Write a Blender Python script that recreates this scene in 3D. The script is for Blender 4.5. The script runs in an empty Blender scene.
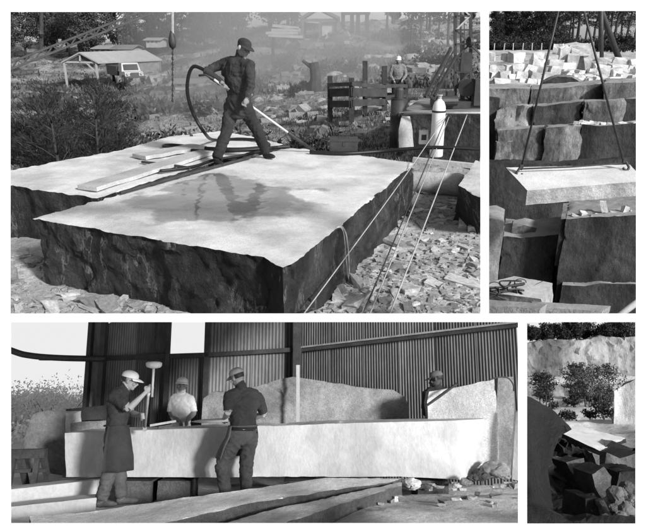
import bpy, bmesh, math, random
import numpy as np
from mathutils import Vector, Matrix, noise
from mathutils.geometry import delaunay_2d_cdt
R = math.radians
rnd = random.Random(7)
scene = bpy.context.scene
COL = scene.collection

# ------------------------------------------------------------------ camera
FPX, CU, CV = 620.0, 323.0, 266.0          # focal length and centre in photograph pixels (646 x 532)
H1, VH1 = 2.54, 30.0                        # quarry ground: eye height, horizon row
H3, VH3 = 1.50, 390.0                       # shed and pit: eye height, horizon row
TH1 = math.atan((CV - VH1) / FPX)
TH3 = math.atan((CV - VH3) / FPX)
CAM = Vector((0, 0, H1))
cd = bpy.data.cameras.new("camera")
cam = bpy.data.objects.new("camera", cd)
COL.objects.link(cam)
cd.sensor_fit = 'HORIZONTAL'; cd.sensor_width = 36.0; cd.lens = 36.0 * FPX / 646.0
cd.clip_start = 0.05; cd.clip_end = 2000
cam.location = CAM
cam.rotation_euler = (R(90) - TH1, 0, 0)
scene.camera = cam

# ------------------------------------------------------------------ light
SUN_CAM = Vector((0.75, 0.36, -0.90))       # towards the sun: right, up, forward of the camera axis
FW = Vector((0, math.sin(TH1), math.cos(TH1))); UP = Vector((0, math.cos(TH1), -math.sin(TH1)))
SUN = Vector((SUN_CAM.x, SUN_CAM.dot(FW), SUN_CAM.dot(UP))).normalized()
w = bpy.data.worlds.new("World"); scene.world = w; w.use_nodes = True
nt = w.node_tree; nt.nodes.clear()
sky = nt.nodes.new('ShaderNodeTexSky'); sky.sky_type = 'NISHITA'; sky.sun_disc = False
sky.sun_elevation = math.asin(SUN.z); sky.sun_rotation = math.atan2(SUN.x, SUN.y)
bw = nt.nodes.new('ShaderNodeRGBToBW'); bg = nt.nodes.new('ShaderNodeBackground'); wo = nt.nodes.new('ShaderNodeOutputWorld')
bg.inputs[1].default_value = 0.09
nt.links.new(sky.outputs[0], bw.inputs[0]); nt.links.new(bw.outputs[0], bg.inputs[0]); nt.links.new(bg.outputs[0], wo.inputs[0])
sl = bpy.data.lights.new("sun", 'SUN'); sl.energy = 2.7; sl.angle = R(7)
so = bpy.data.objects.new("sun", sl); COL.objects.link(so)
so.rotation_euler = SUN.to_track_quat('Z', 'Y').to_euler()
scene.view_settings.view_transform = 'Standard'; scene.view_settings.look = 'None'
scene.view_settings.gamma = 1.0; scene.view_settings.use_curve_mapping = False
scene.view_settings.exposure = 0.95

# ------------------------------------------------------------------ frames: pixel <-> place
class Frame:
    def __init__(s, th, h):
        s.th, s.h = th, h
        s.F = Vector((0, math.sin(th), math.cos(th))); s.U = Vector((0, math.cos(th), -math.sin(th)))
        s.M = Matrix.Translation(CAM) @ Matrix.Rotation(th - TH1, 4, 'X') @ Matrix.Translation((0, 0, -h))
    def ray(s, u, v):
        d = Vector(((u - CU) / FPX, (CV - v) / FPX, 1.0))
        return Vector((d.x, d.dot(s.F), d.dot(s.U)))
    def z(s, u, v, z=0.0):                   # where the sight line meets the level z
        r = s.ray(u, v); k = (z - s.h) / r.z
        return Vector((r.x * k, r.y * k, z))
    def y(s, u, v, y):                       # where the sight line meets the distance y
        r = s.ray(u, v); k = y / r.y
        return Vector((r.x * k, y, s.h + r.z * k))
    def px(s, m, y):                         # metres for m pixels at distance y
        return m * y / FPX
UPP, LOW = Frame(TH1, H1), Frame(TH3, H3)
FR = [UPP]

# ------------------------------------------------------------------ materials (all neutral: the place is seen in black and white)
MATS = {}
def M(name, g, var=.25, sc=3.0, rough=.9, bump=.4, bsc=25.0, streak=0.0, bd=.03, spec=.3, fine=.6, metal=0.0, stain=0.0, stsc=1.2, frac=0.0, fsc=2.0, speck=0.0, orand=0.0, vein=0.0, vsc=1.5):
    if name in MATS: return MATS[name]
    m = bpy.data.materials.new(name); m.use_nodes = True; t = m.node_tree; N = t.nodes; L = t.links
    p = N['Principled BSDF']; p.inputs['Roughness'].default_value = rough
    p.inputs['Specular IOR Level'].default_value = spec; p.inputs['Metallic'].default_value = metal
    tc = N.new('ShaderNodeTexCoord'); oi = N.new('ShaderNodeObjectInfo'); mp = N.new('ShaderNodeMapping')
    off = N.new('ShaderNodeVectorMath'); off.operation = 'MULTIPLY_ADD'
    sc3 = N.new('ShaderNodeCombineXYZ')
    mul = N.new('ShaderNodeMath'); mul.operation = 'MULTIPLY'; mul.inputs[1].default_value = 37.0
    L.new(oi.outputs['Random'], mul.inputs[0])
    for i in range(3): L.new(mul.outputs[0], sc3.inputs[i])
    off.inputs[1].default_value = (1, 1, 1)
    L.new(tc.outputs['Object'], off.inputs[0]); L.new(sc3.outputs[0], off.inputs[2])
    L.new(off.outputs[0], mp.inputs[0]); mp.inputs['Scale'].default_value = (1, 1, 1 - .9 * streak)
    def nz(scale, detail=8, ro=.62, vec=mp.outputs[0]):
        n = N.new('ShaderNodeTexNoise'); n.inputs['Scale'].default_value = scale; n.inputs['Detail'].default_value = detail
        n.inputs['Roughness'].default_value = ro; L.new(vec, n.inputs['Vector']); return n.outputs[0]
    def rng(s, lo, hi, a=.3, b=.7):
        n = N.new('ShaderNodeMapRange'); n.inputs[1].default_value = a; n.inputs[2].default_value = b
        n.inputs[3].default_value = lo; n.inputs[4].default_value = hi; L.new(s, n.inputs[0]); return n.outputs[0]
    def mulv(a, b):
        n = N.new('ShaderNodeMath'); n.operation = 'MULTIPLY'; L.new(a, n.inputs[0])
        if isinstance(b, float): n.inputs[1].default_value = b
        else: L.new(b, n.inputs[1])
        return n.outputs[0]
    c = mulv(rng(nz(sc), 1 - var, 1 + var), rng(nz(sc * 11, 6, .7), 1 - var * fine, 1 + var * fine))
    c = mulv(c, g)
    if stain:
        c = mulv(c, rng(nz(stsc, 5, .55), 1 - stain, 1.0, .38, .56))
    if speck:
        c = mulv(c, rng(nz(speck * 1.5, 2, .5, tc.outputs['Object']), .8, 1.2, .35, .65))
    if vein:
        vm_ = N.new('ShaderNodeMapping'); vm_.inputs['Rotation'].default_value = (.5, .6, .4); vm_.inputs['Scale'].default_value = (1, 1, .28); L.new(off.outputs[0], vm_.inputs[0])
        v0 = N.new('ShaderNodeMath'); v0.operation = 'SUBTRACT'; v0.inputs[1].default_value = .5; L.new(nz(vsc, 9, .7, vm_.outputs[0]), v0.inputs[0])
        v1 = N.new('ShaderNodeMath'); v1.operation = 'ABSOLUTE'; L.new(v0.outputs[0], v1.inputs[0])
        v2 = mulv(rng(v1.outputs[0], vein, 0.0, .0, .022), rng(nz(vsc * .8, 3), 0.0, 1.0, .45, .62))
        va = N.new('ShaderNodeMath'); va.operation = 'ADD'; L.new(c, va.inputs[0]); L.new(v2, va.inputs[1]); c = va.outputs[0]
    if orand:
        c = mulv(c, rng(oi.outputs['Random'], 1 - orand, 1 + orand, 0, 1))
    L.new(c, p.inputs['Base Color'])
    if bump:
        b = N.new('ShaderNodeBump'); b.inputs['Strength'].default_value = bump; b.inputs['Distance'].default_value = bd
        hgt_ = nz(bsc, 10, .68)
        if frac:
            wv = N.new('ShaderNodeVectorMath'); wv.operation = 'MULTIPLY_ADD'; wn = N.new('ShaderNodeTexNoise'); wn.inputs['Scale'].default_value = fsc * 1.5; L.new(off.outputs[0], wn.inputs['Vector']); wv.inputs[1].default_value = (.35 / fsc,) * 3
            L.new(wn.outputs[1], wv.inputs[0]); L.new(off.outputs[0], wv.inputs[2])
            ad0 = None
            for mlt in (1.0, 2.7):
                vo = N.new('ShaderNodeTexVoronoi'); vo.inputs['Scale'].default_value = fsc * mlt; L.new(wv.outputs[0], vo.inputs['Vector'])
                ad = N.new('ShaderNodeMath'); ad.operation = 'MULTIPLY_ADD'; ad.inputs[1].default_value = frac / mlt; L.new(vo.outputs['Distance'], ad.inputs[0]); L.new(hgt_ if ad0 is None else ad0, ad.inputs[2]); ad0 = ad.outputs[0]
            hgt_ = ad0
        L.new(hgt_, b.inputs['Height']); L.new(b.outputs[0], p.inputs['Normal'])
    MATS[name] = m
    return m

# ------------------------------------------------------------------ building
def props(o, label=None, cat=None, group=None, kind=None):
    if label: o['label'] = label
    if cat: o['category'] = cat
    if group: o['group'] = group
    if kind: o['kind'] = kind
    return o
def thing(name, label, cat, base, group=None):
    o = bpy.data.objects.new(name, None); COL.objects.link(o); o.empty_display_size = .1
    b = Vector(base); o['base'] = tuple(b)
    o.matrix_world = FR[0].M @ Matrix.Translation(b)
    return props(o, label, cat, group)
def link_mesh(name, me, mats, parent=None, base=None, smooth=False):
    for m in (mats if isinstance(mats, (list, tuple)) else [mats]): me.materials.append(m)
    me.polygons.foreach_set('use_smooth', [smooth] * len(me.polygons))
    o = bpy.data.objects.new(name, me); COL.objects.link(o)
    if parent is not None:
        o.parent = parent; b = BASES[parent.name]
        me.transform(Matrix.Translation(-b)); BASES[o.name] = b
    else:
        b = Vector(base) if base is not None else Vector((0, 0, 0))
        me.transform(Matrix.Translation(-b)); o.matrix_world = FR[0].M @ Matrix.Translation(b); BASES[o.name] = b
    return o
BASES = {}
_thing = thing
def thing(name, label, cat, base, group=None):
    o = _thing(name, label, cat, base, group); del o['base']; BASES[o.name] = Vector(base); return o

class MB:
    def __init__(s): s.v = []; s.f = []; s.m = []
    def add(s, vs, fs, mi=0):
        k = len(s.v); s.v += [tuple(x) for x in vs]; s.f += [tuple(i + k for i in f) for f in fs]; s.m += [mi] * len(fs); return s
    def box(s, c, size, rot=None, mi=0):
        hx, hy, hz = [x / 2 for x in size]; c = Vector(c)
        vs = [Vector((x, y, z)) for z in (-hz, hz) for y in (-hy, hy) for x in (-hx, hx)]
        if rot is not None: vs = [rot @ q for q in vs]
        return s.add([c + q for q in vs], [(0, 2, 3, 1), (4, 5, 7, 6), (0, 1, 5, 4), (1, 3, 7, 5), (3, 2, 6, 7), (2, 0, 4, 6)], mi)
    def hexa(s, b4, t4, mi=0):
        return s.add(list(b4) + list(t4), [(3, 2, 1, 0), (4, 5, 6, 7), (0, 1, 5, 4), (1, 2, 6, 5), (2, 3, 7, 6), (3, 0, 4, 7)], mi)
    def bar(s, a, b, w_, d=None, up=Vector((0, 0, 1)), mi=0):
        a, b = Vector(a), Vector(b); d = w_ if d is None else d
        t = (b - a).normalized(); sx = t.cross(up)
        if sx.length < 1e-4: sx = t.cross(Vector((0, 1, 0)))
        sx.normalize(); sy = sx.cross(t)
        q = [(-.5, -.5), (.5, -.5), (.5, .5), (-.5, .5)]
        return s.hexa([a + sx * w_ * i + sy * d * j for i, j in q], [b + sx * w_ * i + sy * d * j for i, j in q], mi)
    def tube(s, pts, r, n=8, cap=True, mi=0, side=None, flat=1.0):
        pts = [Vector(p) for p in pts]; k = len(pts); rs = r if isinstance(r, (list, tuple)) else [r] * k
        ref = None; vs = []
        for i, p in enumerate(pts):
            t = (pts[min(i + 1, k - 1)] - pts[max(i - 1, 0)]).normalized()
            if ref is None:
                ref = Vector(side) if side is not None else (Vector((0, 0, 1)) if abs(t.z) < .9 else Vector((1, 0, 0)))
            x = (ref - t * ref.dot(t)).normalized(); y = t.cross(x); ref = x
            ra = rs[i]; ra, rb = (ra if isinstance(ra, tuple) else (ra, ra * flat))
            vs += [p + x * ra * math.cos(2 * math.pi * j / n) + y * rb * math.sin(2 * math.pi * j / n) for j in range(n)]
        fs = [(i * n + j, i * n + (j + 1) % n, (i + 1) * n + (j + 1) % n, (i + 1) * n + j) for i in range(k - 1) for j in range(n)]
        if cap: fs += [tuple(range(n - 1, -1, -1)), tuple((k - 1) * n + j for j in range(n))]
        return s.add(vs, fs, mi)
    def ell(s, c, rad, rot=None, nu=14, nv=9, mi=0):
        c = Vector(c); vs = []; fs = []
        for i in range(nv + 1):
            ph = math.pi * i / nv
            for j in range(nu):
                a = 2 * math.pi * j / nu
                q = Vector((rad[0] * math.sin(ph) * math.cos(a), rad[1] * math.sin(ph) * math.sin(a), rad[2] * math.cos(ph)))
                vs.append(c + (rot @ q if rot is not None else q))
        fs = [(i * nu + j, (i + 1) * nu + j, (i + 1) * nu + (j + 1) % nu, i * nu + (j + 1) % nu) for i in range(nv) for j in range(nu)]
        return s.add(vs, fs, mi)
    def lathe(s, c, prof, n=20, axis=None, mi=0):
        c = Vector(c); rot = Vector(axis).to_track_quat('Z', 'Y').to_matrix() if axis is not None else None; vs = []
        for r_, z in prof:
            for j in range(n):
                q = Vector((r_ * math.cos(2 * math.pi * j / n), r_ * math.sin(2 * math.pi * j / n), z))
                vs.append(c + (rot @ q if rot is not None else q))
        k = len(prof)
        fs = [(i * n + j, i * n + (j + 1) % n, (i + 1) * n + (j + 1) % n, (i + 1) * n + j) for i in range(k - 1) for j in range(n)]
        fs += [tuple(range(n - 1, -1, -1)), tuple((k - 1) * n + j for j in range(n))]
        return s.add(vs, fs, mi)
    def mesh(s, name):
        me = bpy.data.meshes.new(name); me.from_pydata(s.v, [], s.f); me.polygons.foreach_set('material_index', s.m); me.update(); return me
    def build(s, name, mats, parent=None, base=None, smooth=False):
        return link_mesh(name, s.mesh(name), mats, parent, base, smooth)

def spline(pts, n=6):
    pts = [Vector(p) for p in pts]; out = []
    for i in range(len(pts) - 1):
        p0, p1, p2, p3 = pts[max(i - 1, 0)], pts[i], pts[i + 1], pts[min(i + 2, len(pts) - 1)]
        for k in range(n):
            t = k / n
            out.append(.5 * ((2 * p1) + (p2 - p0) * t + (2 * p0 - 5 * p1 + 4 * p2 - p3) * t * t + (3 * p1 - p0 - 3 * p2 + p3) * t ** 3))
    return out + [pts[-1]]

def fbm(p, sc, oc=4):
    return noise.fractal(p * sc, 1.0, 2.0, oc, noise_basis='PERLIN_ORIGINAL')

def facet(p, sc):
    q = p * sc; d_, f_ = noise.voronoi(q); c = f_[0]; k = noise.cell_vector(c * 7.31 + Vector((.5, .5, .5)))
    return (q - c).dot(k - Vector((.5, .5, .5))) * .9 + (noise.cell(c * 3.17 + Vector((9, 9, 9))) - .5) * .5
def prism(top, bot, res=.12, side=.03, cap=.004, edge=None, seed=0, sf=1.6, ledge=0.0, scallop=None, frac=0.9):
    """stone body between two matching outlines: cap material 0, flank material 1, broken surface on the flanks"""
    top = [Vector(p) for p in top]; bot = [Vector(p) for p in bot]; n = len(top)
    sh = Vector((seed * 13.7, seed * 7.1, seed * 3.3)); edge = side * .5 if edge is None else edge
    T, B, corner = [], [], []
    for i in range(n):
        a, b, c, d = top[i], top[(i + 1) % n], bot[i], bot[(i + 1) % n]
        k = max(1, int(max((b - a).length, (d - c).length) / res))
        for j in range(k):
            t = j / k; T.append(a.lerp(b, t)); B.append(c.lerp(d, t)); corner.append((i, t))
    P = len(T); hh = max((a - b).length for a, b in zip(T, B)); rows = max(1, int(hh / res))
    cen = sum(T, Vector()) / P; cenb = sum(B, Vector()) / P
    nrm = (cen - cenb).normalized()
    vs = []; fs = []; ms = []
    def out(p, c):
        o = p - c; o -= nrm * o.dot(nrm); return o.normalized() if o.length > 1e-6 else Vector((1, 0, 0))
    for r_ in range(rows + 1):
        t = r_ / rows
        for i in range(P):
            p = T[i].lerp(B[i], t); o = out(p, cen.lerp(cenb, t))
            amp = edge if r_ == 0 else side
            q = p + sh
            d = fbm(q, sf) * amp * .7 + fbm(q, sf * 4.5) * amp * .3 + facet(q, sf * 1.3) * amp * frac + facet(q, sf * 3.1) * amp * .4 * frac
            if ledge: d += ledge * (noise.cell(Vector((q.x * .8, q.y * .8, q.z * 2.1))) - .5)
            if scallop and corner[i][0] in scallop and t < .35: d -= .05 * abs(math.sin(corner[i][1] * scallop[corner[i][0]])) * (1 - t / .35)
            p = p + o * d
            if r_ == 0: p = p - nrm * abs(fbm(q, sf * 3)) * edge * .8
            else: p = p + nrm * fbm(q + Vector((5, 5, 5)), sf * 3) * side * .3
            vs.append(p)
    for r_ in range(rows):
        for i in range(P):
            j = (i + 1) % P
            fs.append((r_ * P + i, (r_ + 1) * P + i, (r_ + 1) * P + j, r_ * P + j)); ms.append(1)
    # cap: a jittered grid inside the outline
    ax = T[1] - T[0]; ax = (ax - nrm * ax.dot(nrm)).normalized(); ay = nrm.cross(ax).normalized()
    pts2 = [Vector(((v - cen).dot(ax), (v - cen).dot(ay))) for v in (Vector(q) for q in vs[:P])]
    hgt = [(Vector(v) - cen).dot(nrm) for v in vs[:P]]
    base2 = [Vector(((v - cen).dot(ax), (v - cen).dot(ay))) for v in T]; hb = [(v - cen).dot(nrm) for v in T]
    A = np.array([(q.x, q.y, 1) for q in base2]); co_, *_ = np.linalg.lstsq(A, np.array(hb), rcond=None)
    xs_ = [q.x for q in pts2]; ys_ = [q.y for q in pts2]; gs = res * 1.25; rr = random.Random(seed); inner = []
    x_ = min(xs_)
    while x_ < max(xs_):
        y_ = min(ys_)
        while y_ < max(ys_):
            q = Vector((x_ + rr.uniform(-.3, .3) * gs, y_ + rr.uniform(-.3, .3) * gs)); ins = False
            for i in range(P):
                a_, b_ = pts2[i], pts2[i - 1]
                if (a_.y > q.y) != (b_.y > q.y) and q.x < (b_.x - a_.x) * (q.y - a_.y) / (b_.y - a_.y) + a_.x: ins = not ins
            if ins and min((q - e).length_squared for e in pts2[::2]) > (gs * .6) ** 2: inner.append(q)
            y_ += gs
        x_ += gs
    rv, _, rf, ov, _, _ = delaunay_2d_cdt(pts2 + inner, [(i, (i + 1) % P) for i in range(P)], [], 1, 1e-6)
    resid = np.array(hb) - A @ co_; B2 = A[:, :2]
    idx = {}
    for k_, q in enumerate(rv):
        src = ov[k_][0] if ov[k_] else P
        if src < P: idx[k_] = src
        else:
            iw = 1 / (((B2 - np.array((q.x, q.y))) ** 2).sum(1) + 1e-6) ** 1.5; p = cen + ax * q.x + ay * q.y + nrm * (float(co_ @ np.array((q.x, q.y, 1))) + float((iw @ resid) / iw.sum()))
            idx[k_] = len(vs); vs.append(p + nrm * (fbm(p + sh, sf * .7) * cap * 2 + fbm(p + sh, sf * 5) * cap + facet(p + sh, sf * 1.4) * cap * frac * 2))
    cap_f = []
    for f_ in rf:
        f2 = [idx[i] for i in f_]
        a_, b_, c_ = (Vector(vs[i]) for i in f2[:3])
        cap_f.append((tuple(f2), (b_ - a_).cross(c_ - a_).dot(nrm) > 0))
    a2 = sum(((T[i] - cen).cross(T[(i + 1) % P] - cen)).dot(nrm) for i in range(P))
    for f2, pos in cap_f:                     # keep the winding of the flanks: reversed below when a2 < 0
        fs.append(f2 if pos == (a2 >= 0) else tuple(reversed(f2))); ms.append(0)
    a2 = sum(((T[i] - cen).cross(T[(i + 1) % P] - cen)).dot(nrm) for i in range(P))
    if a2 < 0: fs = [tuple(reversed(f)) for f in fs]
    mb = MB(); mb.v = [tuple(v) for v in vs]; mb.f = fs; mb.m = ms
    return mb
def stone(name, label, cat, top, bot, mats, group=None, smooth=False, parent=None, sharp=38, **kw):
    mb = prism(top, bot, **kw); base = sum((Vector(p) for p in bot), Vector()) / len(bot)
    o = mb.build(name, mats, parent, base if parent is None else None, True)
    o.data.set_sharp_from_angle(angle=R(sharp))
    if label: props(o, label, cat, group)
    return o
def down(pts, dz): return [Vector((p[0], p[1], p[2] - dz)) for p in pts]
def back(pts, dy): return [Vector((p[0], p[1] + dy, p[2])) for p in pts]

def boulder_mesh(name, seed, n=14, sx=1, sy=1, sz=.7, amp=.35, flat=True):
    bm = bmesh.new(); bmesh.ops.create_icosphere(bm, subdivisions=4 if n > 12 else 3, radius=.5)
    sh = Vector((seed * 5.1, seed * 2.3, seed * 9.7))
    for v in bm.verts:
        d = 1 + amp * fbm(v.co + sh, 1.7, 3) * .5 + facet(v.co + sh, 1.9) * amp * .7 + facet(v.co + sh, 5.0) * amp * .16
        v.co = Vector((v.co.x * sx, v.co.y * sy, v.co.z * sz)) * d
    me = bpy.data.meshes.new(name); bm.to_mesh(me); bm.free(); return me
def cut_block_mesh(name, seed, amp=.12, sub=2):
    r = random.Random(seed); bm = bmesh.new(); bmesh.ops.create_cube(bm, size=1)
    for v in bm.verts: v.co += Vector((r.uniform(-amp, amp), r.uniform(-amp, amp), r.uniform(-amp, amp)))
    bmesh.ops.subdivide_edges(bm, edges=bm.edges[:], cuts=sub, use_grid_fill=True)
    sh = Vector((seed, seed * 2, 0))
    for v in bm.verts: v.co += noise.noise_vector(v.co * 2.5 + sh) * amp * .35 + v.co.normalized() * facet(v.co + sh, 2.3) * amp * .5
    me = bpy.data.meshes.new(name); bm.to_mesh(me); bm.free(); return me

def leaf_mesh(name, cents, dirs, L, W, rs):
    """many small leaf or needle faces: cents (n,3), dirs (n,3)"""
    n = len(cents); g = np.random.default_rng(rs)
    d = dirs / (np.linalg.norm(dirs, axis=1, keepdims=True) + 1e-9)
    a = g.normal(size=(n, 3)); s = np.cross(d, a); s /= (np.linalg.norm(s, axis=1, keepdims=True) + 1e-9)
    l = (L * g.uniform(.6, 1.3, (n, 1))); wd = (W * g.uniform(.6, 1.3, (n, 1)))
    v = np.stack([cents, cents + d * l * .5 + s * wd * .5, cents + d * l, cents + d * l * .5 - s * wd * .5], 1).reshape(-1, 3)
    me = bpy.data.meshes.new(name); me.vertices.add(n * 4); me.vertices.foreach_set('co', v.ravel().astype(np.float32))
    me.loops.add(n * 4); me.loops.foreach_set('vertex_index', np.arange(n * 4, dtype=np.int32))
    me.polygons.add(n); me.polygons.foreach_set('loop_start', np.arange(0, n * 4, 4, dtype=np.int32))
    me.polygons.foreach_set('loop_total', np.full(n, 4, dtype=np.int32)); me.update(); me.validate(); return me

BARK = M('bark', .045, .4, 6, bump=.6, bsc=30, streak=.6)
LEAF_D = M('dark needles', .028, .45, 2.0, rough=.7, bump=0)
LEAF_M = M('mid foliage', .07, .45, 1.5, rough=.7, bump=0)
LEAF_P = M('pale foliage', .75, .35, 3.0, rough=.7, bump=0)

def tree(name, label, cat, base, h, kind, seed, rad=None, n=4000, leaf=.16, mat=None, group=None, bare=.35, parent_cat=None):
    """trunk with limbs and a crown of leaf faces in clumps along the limbs"""
    r = random.Random(seed); g = np.random.default_rng(seed); base = Vector(base); rad = rad or h * .25
    t = thing(name, label, cat, base, group)
    tk = MB(); lean = Vector((r.uniform(-.05, .05), r.uniform(-.05, .05), 1))
    path = [base - Vector((0, 0, .25))] + [base + lean * h * k / 6 + Vector((r.uniform(-.02, .02), r.uniform(-.02, .02), 0)) * h * (k / 6) for k in range(1, 7)]
    tr = max(.02, h * .018); tk.tube(path, [tr * (1.25 - 1.1 * k / 6) for k in range(7)], 7)
    cl = []                                                        # clumps: centre, radius, direction
    nb = 26 if kind == 'pine' else 16
    for i in range(nb):
        q = bare + (1 - bare) * (i + r.random()) / nb; p = base + lean * h * q
        a = i * 2.4 + r.uniform(-.5, .5)
        if kind == 'pine':
            ln = rad * (1.08 - q) / (1.08 - bare) * r.uniform(.65, 1.2); rise = .12 - .25 * (1 - q) + r.uniform(-.1, .25)
        elif kind == 'sapling':
            ln = rad * (1.15 - q * .8) * r.uniform(.6, 1.15); rise = r.uniform(.35, .9)
        else:
            ln = rad * math.sin(math.pi * min(.95, .12 + (q - bare) / (1 - bare) * .8)) * r.uniform(.6, 1.2); rise = r.uniform(.15, .7)
        e = p + Vector((math.cos(a), math.sin(a), rise)) * ln
        mid = p.lerp(e, .5) + Vector((0, 0, .06 * ln)); tk.tube([p, mid, e], [tr * .4, tr * .28, tr * .12], 5)
        for k in range(3): cl.append((p.lerp(e, (.4 + .3 * k) if kind != 'sapling' else .7 + .16 * k) + Vector((r.gauss(0, .1), r.gauss(0, .1), r.gauss(0, .08))) * ln, ln * (.34 if kind != 'sapling' else .1), e - p))
    cl.append((base + lean * h, rad * .14, lean))
    tk.build('trunk', BARK, t, smooth=True)
    per = max(8, n // len(cl)); C = []; D = []
    for c, rr, d in cl:
        rr = max(rr, leaf * 1.2); x = g.normal(size=(per, 3)); x *= (rr * g.uniform(.15, 1, (per, 1)) ** .6) / np.linalg.norm(x, axis=1, keepdims=True)
        if kind == 'pine': x[:, 2] *= .55
        C.append(np.array(c) + x); dd = x / rr + g.normal(size=(per, 3)) * .6
        if kind == 'sapling': dd = dd * .5 + np.array(d.normalized()) * .9 + np.array((0, 0, .35))
        D.append(dd)
    link_mesh('crown', leaf_mesh('crown', np.concatenate(C), np.concatenate(D), leaf, leaf * (.09 if kind == 'sapling' else .3 if kind == 'pine' else .6), seed), mat or LEAF_D, t)
    return t
def bush(name, label, cat, base, rx, rz, seed, n=1500, leaf=.12, mat=None, group=None):
    base = Vector(base); g = np.random.default_rng(seed); r = random.Random(seed); t = thing(name, label, cat, base, group)
    st = MB(); C = []; D = []
    for i in range(9):
        a = r.uniform(0, 6.28); e = base + Vector((math.cos(a) * rx * r.uniform(.2, .9), math.sin(a) * rx * r.uniform(.2, .9), rz * r.uniform(.4, 1)))
        st.tube([base, base.lerp(e, .5) + Vector((0, 0, .1 * rz)), e], [.02 * rz, .014 * rz, .005 * rz], 5)
        x = g.normal(size=(n // 9, 3)) * np.array((rx * .24, rx * .24, rz * .2)); C.append(np.array(e) + x); D.append(g.normal(size=(n // 9, 3)) + np.array((0, 0, .4)))
    st.build('stem', BARK, t); C = np.concatenate(C); C[:, 2] = np.maximum(C[:, 2], base.z)
    link_mesh('foliage', leaf_mesh('foliage', C, np.concatenate(D), leaf, leaf * .5, seed), mat or LEAF_M, t)
    return t
def weed(name, label, base, h, seed, mat, group, n=60):
    base = Vector(base); r = random.Random(seed); g = np.random.default_rng(seed); t = thing(name, label, 'plant', base, group); st = MB(); C = []; D = []
    for i in range(7):
        a = r.uniform(0, 6.28); e = base + Vector((math.cos(a) * h * .4 * r.random(), math.sin(a) * h * .3 * r.random(), h * r.uniform(.5, 1)))
        st.tube([base + Vector((r.uniform(-.1, .1), 0, -.1)), base.lerp(e, .55) + Vector((0, 0, h * .1)), e], [.012, .009, .004], 4)
        k = n // 7; tt = g.uniform(.3, 1, (k, 1)); C.append(np.array(base) * (1 - tt) + np.array(e) * tt + g.normal(size=(k, 3)) * .03 * h); D.append(g.normal(size=(k, 3)))
    st.build('stem', BARK, t); link_mesh('foliage', leaf_mesh('foliage', np.concatenate(C), np.concatenate(D), .14, .06, seed), mat, t); return t

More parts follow.
